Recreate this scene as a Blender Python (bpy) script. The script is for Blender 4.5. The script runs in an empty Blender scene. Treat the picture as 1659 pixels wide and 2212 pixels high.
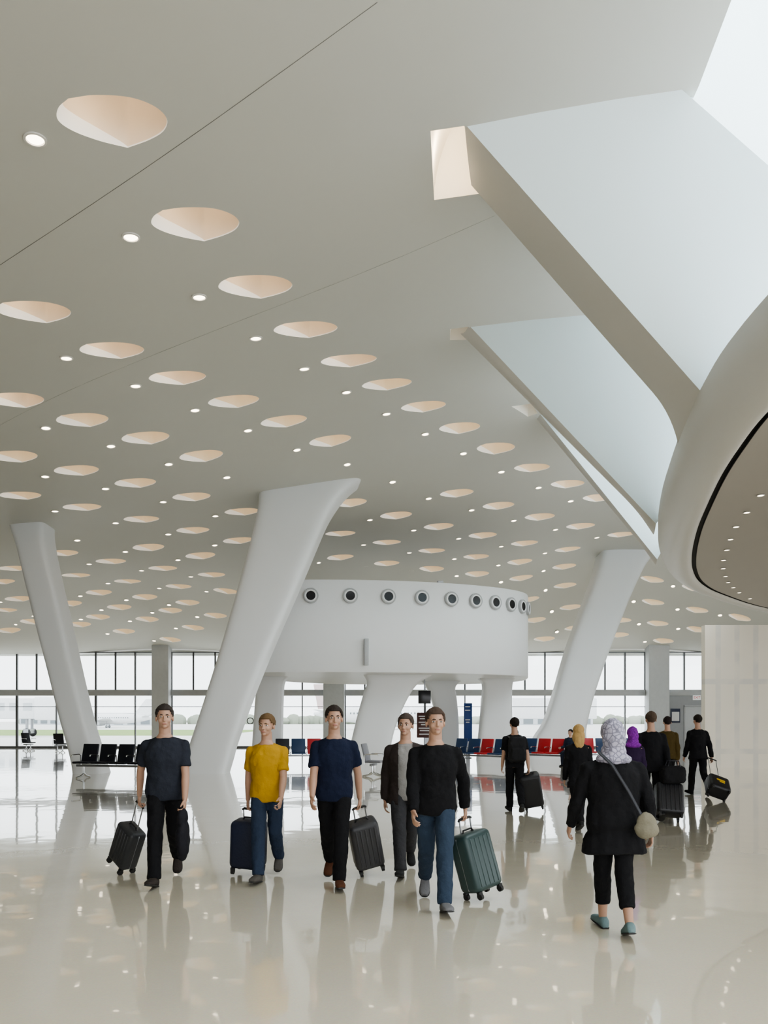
import bpy, bmesh, math, random
import numpy as np
from mathutils import Vector, Matrix, noise
from mathutils.geometry import delaunay_2d_cdt
random.seed(3)
SC = bpy.context.scene
COL = SC.collection
F = 1700.0; CX = 829.5; HY = 1555.0; EZ = 1.6
R = math.radians
V = Vector

def P(px, py, d): return V(((px-CX)/F*d, d, EZ+(HY-py)/F*d))
def G(px, py):
    d = F*EZ/(py-HY)
    return P(px, py, d)

# ------------------------------------------------------------------ materials
def mat(name, col, rough=0.6, metal=0.0, var=0.06, nscale=6.0, bump=0.0, bscale=40.0, emit=None, estr=0.0, coat=0.0, col2=None, spec=0.5, sample=True):
    m = bpy.data.materials.new(name); m.use_nodes = True
    nt = m.node_tree; b = nt.nodes['Principled BSDF']
    tc = nt.nodes.new('ShaderNodeTexCoord')
    n = nt.nodes.new('ShaderNodeTexNoise'); n.inputs['Scale'].default_value = nscale; n.inputs['Detail'].default_value = 4
    nt.links.new(tc.outputs['Object'], n.inputs['Vector'])
    mx = nt.nodes.new('ShaderNodeMix'); mx.data_type = 'RGBA'
    c2 = col2 if col2 else tuple(max(0, c*(1-var*2)) for c in col)
    mx.inputs['A'].default_value = (*col, 1); mx.inputs['B'].default_value = (*c2, 1)
    nt.links.new(n.outputs['Fac'], mx.inputs['Factor'])
    nt.links.new(mx.outputs['Result'], b.inputs['Base Color'])
    b.inputs['Roughness'].default_value = rough; b.inputs['Metallic'].default_value = metal
    b.inputs['Specular IOR Level'].default_value = spec
    b.inputs['Coat Weight'].default_value = coat; b.inputs['Coat Roughness'].default_value = 0.05
    if bump > 0:
        n2 = nt.nodes.new('ShaderNodeTexNoise'); n2.inputs['Scale'].default_value = bscale; n2.inputs['Detail'].default_value = 3
        nt.links.new(tc.outputs['Object'], n2.inputs['Vector'])
        bp = nt.nodes.new('ShaderNodeBump'); bp.inputs['Strength'].default_value = bump; bp.inputs['Distance'].default_value = 0.02
        nt.links.new(n2.outputs['Fac'], bp.inputs['Height']); nt.links.new(bp.outputs['Normal'], b.inputs['Normal'])
    if emit:
        b.inputs['Emission Color'].default_value = (*emit, 1); b.inputs['Emission Strength'].default_value = estr
        if not sample: m.cycles.emission_sampling = 'NONE'
    return m
_fab = {}
def fabric(col):
    k = tuple(round(c, 4) for c in col)
    if k not in _fab: _fab[k] = mat('fabric', col, 0.85, var=0.12, nscale=9, bump=0.25, bscale=60, spec=0.25)
    return _fab[k]

M = {}
M['ceil'] = mat('painted_plaster', (0.64, 0.635, 0.59), 0.6, var=0.02, nscale=0.5)
M['white'] = mat('white_paint', (0.86, 0.87, 0.88), 0.45, var=0.02, nscale=0.8)
M['panel'] = mat('fin_paint', (0.74, 0.83, 0.85), 0.5, var=0.02, nscale=0.5)
M['under'] = mat('fin_underside', (0.66, 0.645, 0.61), 0.6, var=0.03, nscale=0.7)
M['fascia'] = mat('fascia_paint', (0.68, 0.67, 0.64), 0.45, var=0.02, nscale=0.7)
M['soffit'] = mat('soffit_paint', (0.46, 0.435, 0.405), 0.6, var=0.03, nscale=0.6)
M['black'] = mat('black_gap', (0.008, 0.008, 0.008), 0.7)
M['bowl'] = mat('glowing_bowl', (0.93, 0.80, 0.63), 0.6, var=0.03, emit=(1.0, 0.76, 0.48), estr=0.17, sample=False)  # emission stands in for lamp light washing the bowl surface
M['bowl_near'] = mat('glowing_bowl_near', (0.93, 0.81, 0.67), 0.6, var=0.03, emit=(1.0, 0.80, 0.56), estr=0.05, sample=False)  # weaker glow put into the surface, on top of the point lamp
M['lining'] = mat('glowing_lining', (0.95, 0.93, 0.89), 0.6, var=0.02, emit=(1.0, 0.95, 0.87), estr=0.22, sample=False)  # emission makes the white crescent look lit
M['cove'] = mat('glowing_cove', (0.90, 0.86, 0.78), 0.6, var=0.02, emit=(1.0, 0.88, 0.7), estr=0.05, sample=False)  # cream paint with a slight glow added, for a lit look
M['lens'] = mat('lamp_lens', (1, 0.95, 0.85), 0.3, emit=(1.0, 0.86, 0.66), estr=5.0)
M['trimw'] = mat('lamp_trim', (0.80, 0.78, 0.73), 0.4)
M['seam'] = mat('seam_joint', (0.28, 0.28, 0.27), 0.8)
M['seam2'] = mat('faint_crease', (0.54, 0.54, 0.52), 0.8)
M['mull'] = mat('mullion_metal', (0.14, 0.145, 0.15), 0.4, metal=0.4)
M['transom'] = mat('transom_metal', (0.50, 0.51, 0.52), 0.45, metal=0.1)
M['pier'] = mat('pier_paint', (0.62, 0.64, 0.66), 0.5)
M['gwall'] = mat('grey_wall', (0.40, 0.41, 0.43), 0.6)
M['chrome'] = mat('chrome', (0.75, 0.76, 0.78), 0.18, metal=1.0)
M['steel'] = mat('grey_steel', (0.35, 0.36, 0.38), 0.35, metal=0.8)
M['vblack'] = mat('black_vinyl', (0.010, 0.012, 0.020), 0.4, bump=0.1)
M['vblue'] = mat('blue_vinyl', (0.015, 0.045, 0.12), 0.4, bump=0.1)
M['vred'] = mat('red_vinyl', (0.45, 0.022, 0.028), 0.4, bump=0.1)
M['vgrey'] = mat('grey_vinyl', (0.20, 0.20, 0.22), 0.4, bump=0.1)
M['rubber'] = mat('rubber', (0.02, 0.02, 0.02), 0.6)
M['red'] = mat('red_letter', (0.7, 0.03, 0.03), 0.5)
M['signw'] = mat('sign_white', (0.9, 0.9, 0.9), 0.5, emit=(1, 1, 1), estr=0.2, sample=False)
M['signblue'] = mat('sign_blue', (0.02, 0.07, 0.28), 0.4)
M['signdark'] = mat('notice_frame', (0.02, 0.03, 0.07), 0.4)
M['textw'] = mat('sign_lettering', (0.8, 0.8, 0.8), 0.5)
M['menu'] = mat('menu_board', (0.10, 0.035, 0.03), 0.4)
M['screen'] = mat('screen_black', (0.012, 0.012, 0.015), 0.25)
M['ringgrey'] = mat('ring_grey', (0.50, 0.51, 0.52), 0.4)
M['concrete'] = mat('apron_concrete', (0.66, 0.66, 0.64), 0.9, var=0.08, nscale=0.1)
M['grass'] = mat('airfield_grass', (0.26, 0.37, 0.12), 0.9, var=0.2, nscale=0.3, bump=0.5)
M['planew'] = mat('aircraft_white', (0.85, 0.86, 0.88), 0.3)
M['planer'] = mat('aircraft_tail', (0.62, 0.50, 0.50), 0.4)
M['hangar'] = mat('hangar_cladding', (0.58, 0.61, 0.64), 0.7)
M['glassd'] = mat('dark_glass', (0.20, 0.23, 0.25), 0.1)
M['eyew'] = mat('eye_white', (0.75, 0.72, 0.68), 0.25)
M['iris'] = mat('iris', (0.04, 0.025, 0.015), 0.2)
M['lips'] = mat('lips', (0.42, 0.18, 0.15), 0.5)
M['yellow'] = mat('yellow_mark', (0.7, 0.45, 0.03), 0.5)
M['leaf'] = mat('tree_leaf', (0.30, 0.33, 0.27), 0.9, bump=0.6, bscale=8)

def glass_mat():
    m = bpy.data.materials.new('clear_glass'); m.use_nodes = True
    nt = m.node_tree; nt.nodes.clear()
    o = nt.nodes.new('ShaderNodeOutputMaterial'); t = nt.nodes.new('ShaderNodeBsdfTransparent')
    g = nt.nodes.new('ShaderNodeBsdfGlossy'); g.inputs['Roughness'].default_value = 0.02
    n = nt.nodes.new('ShaderNodeTexNoise'); n.inputs['Scale'].default_value = 0.5
    r = nt.nodes.new('ShaderNodeMapRange'); r.inputs['To Min'].default_value = 0.03; r.inputs['To Max'].default_value = 0.06
    mx = nt.nodes.new('ShaderNodeMixShader')
    t.inputs['Color'].default_value = (0.97, 0.99, 0.99, 1)
    nt.links.new(n.outputs['Fac'], r.inputs['Value']); nt.links.new(r.outputs['Result'], mx.inputs['Fac'])
    nt.links.new(t.outputs[0], mx.inputs[1]); nt.links.new(g.outputs[0], mx.inputs[2]); nt.links.new(mx.outputs[0], o.inputs[0])
    return m
M['glass'] = glass_mat()

def floor_mat():
    m = bpy.data.materials.new('polished_terrazzo'); m.use_nodes = True
    nt = m.node_tree; b = nt.nodes['Principled BSDF']; tc = nt.nodes.new('ShaderNodeTexCoord')
    n = nt.nodes.new('ShaderNodeTexNoise'); n.inputs['Scale'].default_value = 0.35; n.inputs['Detail'].default_value = 5
    v = nt.nodes.new('ShaderNodeTexVoronoi'); v.inputs['Scale'].default_value = 90
    nt.links.new(tc.outputs['Object'], n.inputs['Vector']); nt.links.new(tc.outputs['Object'], v.inputs['Vector'])
    mx = nt.nodes.new('ShaderNodeMix'); mx.data_type = 'RGBA'
    mx.inputs['A'].default_value = (0.89, 0.82, 0.67, 1); mx.inputs['B'].default_value = (0.83, 0.765, 0.625, 1)
    nt.links.new(n.outputs['Fac'], mx.inputs['Factor'])
    mx2 = nt.nodes.new('ShaderNodeMix'); mx2.data_type = 'RGBA'; mx2.blend_type = 'MULTIPLY'; mx2.inputs['Factor'].default_value = 0.07
    nt.links.new(mx.outputs['Result'], mx2.inputs['A']); nt.links.new(v.outputs['Color'], mx2.inputs['B'])
    nt.links.new(mx2.outputs['Result'], b.inputs['Base Color'])
    b.inputs['Roughness'].default_value = 0.12
    b.inputs['IOR'].default_value = 1.5
    b.inputs['Coat Weight'].default_value = 1.0; b.inputs['Coat Roughness'].default_value = 0.028; b.inputs['Coat IOR'].default_value = 1.65
    n2 = nt.nodes.new('ShaderNodeTexNoise'); n2.inputs['Scale'].default_value = 2.0; n2.inputs['Detail'].default_value = 1.5
    nt.links.new(tc.outputs['Object'], n2.inputs['Vector'])
    bp = nt.nodes.new('ShaderNodeBump'); bp.inputs['Strength'].default_value = 0.11; bp.inputs['Distance'].default_value = 0.02
    nt.links.new(n2.outputs['Fac'], bp.inputs['Height']); nt.links.new(bp.outputs['Normal'], b.inputs['Normal'])
    nt.links.new(bp.outputs['Normal'], b.inputs['Coat Normal'])
    return m
M['floor'] = floor_mat()

def drywall_mat():
    m = bpy.data.materials.new('taped_drywall'); m.use_nodes = True
    nt = m.node_tree; b = nt.nodes['Principled BSDF']; tc = nt.nodes.new('ShaderNodeTexCoord')
    mp2 = nt.nodes.new('ShaderNodeMapping'); mp2.inputs['Rotation'].default_value = (R(90), 0, 0); mp2.inputs['Location'].default_value = (0.35, 0.5, 0)
    nt.links.new(tc.outputs['Object'], mp2.inputs['Vector'])
    br = nt.nodes.new('ShaderNodeTexBrick'); br.inputs['Scale'].default_value = 1.0
    br.inputs['Color1'].default_value = (0.90, 0.85, 0.73, 1); br.inputs['Color2'].default_value = (0.88, 0.83, 0.72, 1)
    br.inputs['Mortar'].default_value = (0.76, 0.74, 0.67, 1); br.inputs['Mortar Size'].default_value = 0.11
    br.inputs['Mortar Smooth'].default_value = 0.4; br.inputs['Brick Width'].default_value = 0.62; br.inputs['Row Height'].default_value = 2.3
    br.offset = 0.0
    nt.links.new(mp2.outputs['Vector'], br.inputs['Vector'])
    n = nt.nodes.new('ShaderNodeTexNoise'); n.inputs['Scale'].default_value = 1.5
    nt.links.new(tc.outputs['Object'], n.inputs['Vector'])
    mr = nt.nodes.new('ShaderNodeMapRange'); mr.inputs['From Min'].default_value = .4; mr.inputs['From Max'].default_value = .75; nt.links.new(n.outputs['Fac'], mr.inputs['Value'])
    mx = nt.nodes.new('ShaderNodeMix'); mx.data_type = 'RGBA'; mx.inputs['B'].default_value = (0.90, 0.85, 0.74, 1)
    nt.links.new(mr.outputs['Result'], mx.inputs['Factor']); nt.links.new(br.outputs['Color'], mx.inputs['A'])
    nt.links.new(mx.outputs['Result'], b.inputs['Base Color']); b.inputs['Roughness'].default_value = 0.6
    return m
M['drywall'] = drywall_mat()

def scarf_mat(c1, c2):
    m = bpy.data.materials.new('printed_scarf'); m.use_nodes = True
    nt = m.node_tree; b = nt.nodes['Principled BSDF']; tc = nt.nodes.new('ShaderNodeTexCoord')
    v = nt.nodes.new('ShaderNodeTexVoronoi'); v.inputs['Scale'].default_value = 26; v.feature = 'DISTANCE_TO_EDGE'
    nt.links.new(tc.outputs['Object'], v.inputs['Vector'])
    r = nt.nodes.new('ShaderNodeMapRange'); r.inputs['From Max'].default_value = 0.16
    nt.links.new(v.outputs['Distance'], r.inputs['Value'])
    mx = nt.nodes.new('ShaderNodeMix'); mx.data_type = 'RGBA'
    mx.inputs['A'].default_value = (*c1, 1); mx.inputs['B'].default_value = (*c2, 1)
    nt.links.new(r.outputs['Result'], mx.inputs['Factor']); nt.links.new(mx.outputs['Result'], b.inputs['Base Color'])
    b.inputs['Roughness'].default_value = 0.85
    return m

# ------------------------------------------------------------------ mesh helpers
def finish(name, bm, m, parent=None, smooth=True, ang=40, recalc=True):
    if recalc: bmesh.ops.recalc_face_normals(bm, faces=bm.faces)
    me = bpy.data.meshes.new(name); bm.to_mesh(me); bm.free()
    ms = m if isinstance(m, (list, tuple)) else [m]
    for q in ms: me.materials.append(q)
    if smooth:
        me.polygons.foreach_set('use_smooth', [True]*len(me.polygons))
        me.set_sharp_from_angle(angle=R(ang))
    o = bpy.data.objects.new(name, me); COL.objects.link(o)
    if parent: o.parent = parent
    return o
def tag(o, label, cat, group=None):
    o['label'] = label; o['category'] = cat
    if group: o['group'] = group
    return o
def struct(o):
    o['kind'] = 'structure'; return o
def thing(name, label, cat, loc=(0, 0, 0), rz=0, group=None):
    o = bpy.data.objects.new(name, None); COL.objects.link(o)
    o.location = loc; o.rotation_euler = (0, 0, rz); o.empty_display_size = 0.1
    return tag(o, label, cat, group)
def box(bm, c, s, bev=0.0, seg=2, mx=None):
    t = bmesh.new(); bmesh.ops.create_cube(t, size=1.0); bmesh.ops.scale(t, vec=V(s), verts=t.verts)
    if bev > 0: bmesh.ops.bevel(t, geom=t.edges[:], offset=bev, segments=seg, affect='EDGES', profile=0.5)
    mm = Matrix.Translation(V(c))
    if mx is not None: mm = mx @ mm
    bmesh.ops.transform(t, matrix=mm, verts=t.verts)
    me = bpy.data.meshes.new('t'); t.to_mesh(me); t.free(); bm.from_mesh(me); bpy.data.meshes.remove(me)
def ell(bm, c, r, rot=None, u=20, v=12):
    mm = Matrix.Translation(V(c))
    if rot is not None: mm = mm @ rot
    mm = mm @ Matrix.Diagonal((r[0], r[1], r[2], 1))
    bmesh.ops.create_uvsphere(bm, u_segments=u, v_segments=v, radius=1.0, matrix=mm)
def cyl(bm, p0, p1, r0, r1=None, n=16):
    tube(bm, [V(p0), V(p1)], [r0, r0 if r1 is None else r1], n)
def loft(bm, rings, cap0=True, cap1=True, closed=True):
    vr = [[bm.verts.new(p) for p in ring] for ring in rings]
    n = len(vr[0])
    for i in range(len(vr)-1):
        for j in range(n if closed else n-1):
            k = (j+1) % n
            bm.faces.new((vr[i][j], vr[i][k], vr[i+1][k], vr[i+1][j]))
    if cap0: bm.faces.new(list(reversed(vr[0])))
    if cap1: bm.faces.new(vr[-1])
    return vr
def tube(bm, pts, rads, n=14, cap=True):
    rings = []
    for i, p in enumerate(pts):
        if i == 0: t = pts[1]-pts[0]
        elif i == len(pts)-1: t = pts[-1]-pts[-2]
        else: t = (pts[i+1]-pts[i]).normalized()+(pts[i]-pts[i-1]).normalized()
        t = t.normalized()
        ref = V((1, 0, 0)) if abs(t.x) < 0.8 else V((0, 1, 0))
        a = (ref - t*ref.dot(t)).normalized(); b = t.cross(a).normalized()
        r = rads[i]; ra, rb = (r, r) if not isinstance(r, tuple) else r
        rings.append([p + a*(ra*math.cos(2*math.pi*k/n)) + b*(rb*math.sin(2*math.pi*k/n)) for k in range(n)])
    loft(bm, rings, cap, cap)
def catmull(pts, sub, closed=False):
    out = []; n = len(pts); rng = n if closed else n-1
    for i in range(rng):
        p0 = pts[(i-1) % n] if closed or i > 0 else pts[0]*2-pts[1]
        p1 = pts[i]; p2 = pts[(i+1) % n]
        p3 = pts[(i+2) % n] if closed or i+2 < n else pts[-1]*2-pts[-2]
        for k in range(sub):
            t = k/sub
            out.append(0.5*((2*p1)+(p2-p0)*t+(2*p0-5*p1+4*p2-p3)*t*t+(3*p1-p0-3*p2+p3)*t*t*t))
    if not closed: out.append(pts[-1].copy())
    return out
def remesh(bm, voxel, smooth=4):
    bmesh.ops.recalc_face_normals(bm, faces=bm.faces)
    me = bpy.data.meshes.new('tmp'); bm.to_mesh(me); bm.free()
    o = bpy.data.objects.new('tmp', me); COL.objects.link(o)
    md = o.modifiers.new('r', 'REMESH'); md.mode = 'VOXEL'; md.voxel_size = voxel
    sm = o.modifiers.new('s', 'SMOOTH'); sm.factor = 0.5; sm.iterations = smooth
    dg = bpy.context.evaluated_depsgraph_get(); dg.update()
    res = bpy.data.meshes.new_from_object(o.evaluated_get(dg))
    bpy.data.objects.remove(o); bpy.data.meshes.remove(me)
    return res
def mesh_obj(name, me, m, parent, folds=0.0, fs=10.0):
    me.name = name
    me.materials.clear(); me.materials.append(m)
    if folds:
        nv = len(me.vertices); co = np.empty(nv*3, dtype=np.float32); no = np.empty(nv*3, dtype=np.float32)
        me.vertices.foreach_get('co', co); me.vertex_normals.foreach_get('vector', no)
        co = co.reshape(-1, 3); no = no.reshape(-1, 3)
        dd = np.array([noise.noise(V((c[0]*fs, c[1]*fs, c[2]*fs*0.7)))+.4*noise.noise(V((c[0]*fs*2.3, c[1]*fs*2.3, c[2]*fs*2.0+5))) for c in co])
        co = co + no*(dd*folds)[:, None]
        me.vertices.foreach_set('co', co.astype(np.float32).ravel()); me.update()
    me.polygons.foreach_set('use_smooth', [True]*len(me.polygons))
    o = bpy.data.objects.new(name, me); COL.objects.link(o); o.parent = parent
    return o
def text_obj(name, body, size, m, parent, loc, rot):
    cu = bpy.data.curves.new('t', 'FONT'); cu.body = body; cu.size = size; cu.extrude = 0.004; cu.align_x = 'CENTER'; cu.align_y = 'CENTER'
    o = bpy.data.objects.new('t', cu); COL.objects.link(o)
    dg = bpy.context.evaluated_depsgraph_get(); dg.update()
    me = bpy.data.meshes.new_from_object(o.evaluated_get(dg)); bpy.data.objects.remove(o)
    me.name = name; me.materials.clear(); me.materials.append(m)
    r = bpy.data.objects.new(name, me); COL.objects.link(r); r.parent = parent; r.location = loc; r.rotation_euler = rot
    return r

# ------------------------------------------------------------------ camera
cd = bpy.data.cameras.new('camera'); cam = bpy.data.objects.new('camera', cd); COL.objects.link(cam)
cam.location = (0, 0, EZ); cam.rotation_euler = (R(90), 0, 0)
cd.sensor_fit = 'HORIZONTAL'; cd.sensor_width = 36; cd.lens = 36*F/1659.0; cd.shift_y = (HY-1106)/1659.0
cd.clip_end = 2000
SC.camera = cam

# ------------------------------------------------------------------ ceiling height field
CW = 1.17
SMP = [(245,265,240),(423,486,190),(552,621,157),(660,713,134),(753,780,117),(835,831,103),(914,879,93),(992,925,86),(1070,969,80),(1148,1011,75),(1225,1046,70),
 (75,675,160),(243,758,140),(384,817,120),(505,868,107),(613,911,97),(713,953,90),(986,1066,74),(1076,1093,70),(1165,1117,66),(1253,1137,62),
 (179,908,112),(315,947,100),(435,986,91),(755,1087,75),(855,1114,71),(947,1138,66),(1042,1157,63),(1132,1174,59),(1225,1187,56),
 (166,1017,95),(293,1044,87),(414,1074,80),(523,1106,74),(735,1153,67),(835,1172,62),(932,1190,59),(1028,1205,56),
 (45,1070,90),(178,1096,82),(306,1122,75),(417,1146,70),(240,1213,64),(352,1228,60),(165,1243,60),(276,1256,57),(386,1267,54),(290,1290,50),(318,1338,48),(268,1364,48),(368,1382,47)]
pts = []
for px, py, w in SMP:
    d = F*CW/w; pts.append(((px-CX)/F*d, d, (HY-py)/F*d))
pts += [(x, y, 6.4) for x in (-8, -4, 0) for y in (-4, 1, 5)]
pts += [(3, 5, 6.9), (3.5, 9.4, 7.3), (1, 10, 7.3), (3, 1, 6.6), (5, 36, 7.0), (11, 33, 8.2), (11, 36, 8.1), (13, 34, 8.0), (14, 36, 7.7), (12, 39, 7.1), (16, 40, 6.0), (14, 42.5, 5.2), (5, 41, 5.4), (-5, 40, 5.3), (-12, 20, 6.5), (-15, 28, 6.2), (-18, 33, 5.7), (-18, 38, 5.2)]
for x in range(-30, 31, 3): pts.append((x, 45.6, 3.85)); pts.append((x, 47.5, 3.6))
PT = np.array(pts)
def field(x, y):
    x = np.atleast_1d(np.asarray(x, float)); y = np.atleast_1d(np.asarray(y, float))
    r2 = (x[:, None]-PT[None, :, 0])**2+(y[:, None]-PT[None, :, 1])**2
    w = np.exp(-r2/(2*2.6**2))+1e-4*np.exp(-r2/(2*9.0**2))+1e-9
    return (w*PT[None, :, 2]).sum(1)/w.sum(1)
def fz(x, y): return EZ+float(field(x, y)[0])
def UC(px, py):
    ds = np.linspace(3, 46, 1200); xs = (px-CX)/F*ds; s = (HY-py)/F
    g = field(xs, ds)-s*ds
    i = int(np.argmax(g < 0)) if (g < 0).any() else len(ds)-1
    if i > 0:
        t = g[i-1]/(g[i-1]-g[i]); d = ds[i-1]+t*(ds[i]-ds[i-1])
    else: d = ds[0]
    return V(((px-CX)/F*d, d, EZ+s*d))
def cnormal(x, y):
    e = 0.2
    return V(((fz(x+e, y)-fz(x-e, y))/(2*e), (fz(x, y+e)-fz(x, y-e))/(2*e), -1)).normalized()

ROWS = [
 [(245,265),(423,486),(552,621),(660,713),(753,780),(835,831),(914,879),(992,925),(1070,969),(1148,1011),(1225,1046),(1292,1076)],
 [(75,675),(243,758),(384,817),(505,868),(613,911),(713,953),(986,1066),(1076,1093),(1165,1117),(1253,1137),(1340,1155)],
 [(35,865),(179,908),(315,947),(435,986),(755,1087),(855,1114),(947,1138),(1042,1157),(1132,1174),(1225,1187)],
 [(30,987),(166,1017),(293,1044),(414,1074),(523,1106),(735,1153),(835,1172),(932,1190),(1028,1203),(1122,1214),(1218,1224)],
 [(45,1071),(178,1096),(306,1122),(417,1146),(515,1168),(735,1204),(835,1217),(932,1229),(1030,1240),(1125,1249),(1220,1265)],
 [(135,1195),(321,1183),(433,1201),(240,1213),(352,1228),(457,1242),(30,1228),(165,1243),(276,1256),(386,1267),(488,1277)],
 [(2,1257),(108,1270),(214,1280),(313,1290),(405,1302),(40,1294),(150,1304),(258,1312),(368,1319),(465,1330)],
 [(10,1318),(110,1326),(212,1333),(318,1338),(172,1349),(70,1343),(268,1364),(417,1356),(368,1382),(20,1362)],
 [(1140,1296),(1155,1340),(1175,1381),(1232,1312),(1242,1357),(1340,1340),(1335,1372),(1408,1252),(1410,1301),(1420,1347),(1432,1385),(1505,1318),(1497,1270),(1505,1360),(1597,1334)],
]
CH1 = [(.02,.42),(-.25,.28),(-.48,.1),(-.575,-.08),(-.5,-.26),(-.34,-.39)]
CH2 = [(-.34,-.39),(-.05,-.42),(.3,-.36),(.52,-.2),(.59,0),(.5,.18),(.3,.31),(.02,.42)]
def rim(sub):
    a = catmull([V((*p, 0)) for p in CH1], sub); b = catmull([V((*p, 0)) for p in CH2], sub)
    return a[:-1]+b[:-1], len(a)-1
cups = []
for ri, row in enumerate(ROWS):
    for ci, (px, py) in enumerate(row):
        c = UC(px, py)
        if c.y > 44.3: continue
        cups.append((ri, ci, c))
# ---- ceiling opening for skylight and coves
P1 = UC(1510, 185); P2 = UC(1580, 0)
opening = [(P2.x, P2.y), (3.6, 5.0), (3.55, 1.0), (18, 1.0), (18, 26.5), (9.5, 24.0), (4.3, 20.2), (3.95, 15.5), (P1.x, P1.y)]
coveA = [UC(930, 283), UC(1003, 272), UC(1062, 415), UC(938, 432)]
coveB = [UC(972, 711), UC(1012, 706), UC(1040, 733), UC(972, 735)]
coveC = [UC(1105, 878), UC(1148, 872), UC(1162, 893), UC(1140, 900)]
v2 = []; e2 = []
def addloop(lp):
    i0 = len(v2); n = len(lp)
    for x, y in lp: v2.append(V((x, y)))
    for k in range(n): e2.append((i0+k, i0+(k+1) % n))
def densify(lp, step=0.7):
    out = []
    for i in range(len(lp)):
        a = V(lp[i]); b = V(lp[(i+1) % len(lp)]); n = max(1, int((b-a).length/step))
        for k in range(n):
            q = a.lerp(b, k/n); out.append((q.x, q.y))
    return out
addloop([(-34, -8), (34, -8), (34, 46.0), (-34, 46.0)])
opd = densify(opening); addloop(opd)
coves = [densify([(p.x, p.y) for p in c], 0.2) for c in (coveA, coveB, coveC)]
for c in coves: addloop(c)
rims = []
for ri, ci, c in cups:
    sub = 7 if c.y < 16 else (3 if c.y < 28 else 2)
    rm, nl = rim(sub)
    mslope = (fz(c.x, c.y+.4)-fz(c.x, c.y-.4))/.8; s_ = (c.z-EZ)/c.y
    ky = max(.3, min(1.0, .235*1.17/(.82*max(.02, s_-mslope)))) if c.y > 24 else 1.0
    lp = [(c.x+p.x, c.y+p.y*ky) for p in rm]; rims.append((lp, nl, ky)); addloop(lp)
def inpoly(x, y, lp):
    r = False; n = len(lp); j = n-1
    for i in range(n):
        xi, yi = lp[i]; xj, yj = lp[j]
        if (yi > y) != (yj > y) and x < (xj-xi)*(y-yi)/(yj-yi)+xi: r = not r
        j = i
    return r
for gx_ in np.arange(-33.3, 34, 0.9):
    for gy_ in np.arange(-7.3, 46, 0.9):
        if min((gx_-c.x)**2+(gy_-c.y)**2 for _, _, c in cups) < 0.75**2: continue
        v2.append(V((gx_+0.01*math.sin(gy_*7), gy_+0.01*math.cos(gx_*5))))
rv, re_, rf, _, _, _ = delaunay_2d_cdt(v2, e2, [], 0, 1e-5)
xs = np.array([p[0] for p in rv]); ys = np.array([p[1] for p in rv]); zs = EZ+field(xs, ys)
bm = bmesh.new(); bv = [bm.verts.new((xs[i], ys[i], zs[i])) for i in range(len(rv))]
cupxy = np.array([(c.x, c.y) for _, _, c in cups])
for f in rf:
    cx_ = sum(xs[i] for i in f)/len(f); cy_ = sum(ys[i] for i in f)/len(f)
    d2 = ((cupxy-np.array([cx_, cy_]))**2).sum(1); k = int(d2.argmin())
    if d2[k] < 0.49 and inpoly(cx_, cy_, rims[k][0]): continue
    if inpoly(cx_, cy_, opd): continue
    if any(inpoly(cx_, cy_, c) for c in coves): continue
    try: bm.faces.new([bv[i] for i in f])
    except ValueError: pass
for v in [v for v in bm.verts if not v.link_faces]: bm.verts.remove(v)
struct(finish('ceiling', bm, M['ceil'], ang=60))

# ---- recessed bowls and downlights
ORD = ['nearest', 'second', 'third', 'fourth', 'fifth', 'sixth', 'seventh', 'eighth', 'ninth', 'tenth', 'eleventh', 'twelfth', 'thirteenth', 'fourteenth', 'fifteenth']
RN = ['the row nearest the fins', 'the second row from the fins', 'the third row from the fins', 'the fourth row from the fins', 'the fifth row from the fins']
def dl_mesh():
    bm = bmesh.new(); n = 24; prof = [(0.125, 0.0), (0.125, -0.015), (0.10, -0.018), (0.095, -0.004)]
    loft(bm, [[V((r*math.cos(2*math.pi*k/n), r*math.sin(2*math.pi*k/n), z)) for k in range(n)] for r, z in prof], True, False)
    t = finish('trim_ring', bm, M['trimw'])
    bm = bmesh.new(); loft(bm, [[V((r*math.cos(2*math.pi*k/n), r*math.sin(2*math.pi*k/n), z)) for k in range(n)] for r, z in [(0.094, -0.002), (0.085, -0.010), (0.04, -0.014)]], True, True)
    l = finish('lens', bm, M['lens'])
    a, b = t.data, l.data
    bpy.data.objects.remove(t); bpy.data.objects.remove(l)
    return a, b
DLT, DLL = dl_mesh()
def downlight(x, y, label, group, z=None, nrm=None, sc=1.0):
    z = fz(x, y) if z is None else z; nrm = cnormal(x, y) if nrm is None else nrm
    t = thing('downlight', label, 'ceiling light', (x, y, z), 0, group)
    t.rotation_mode = 'QUATERNION'; t.rotation_quaternion = V((0, 0, -1)).rotation_difference(nrm); t.scale = (sc, sc, sc)
    for nm, me in (('trim_ring', DLT), ('lens', DLL)):
        o = bpy.data.objects.new(nm, me); COL.objects.link(o); o.parent = t
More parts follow.
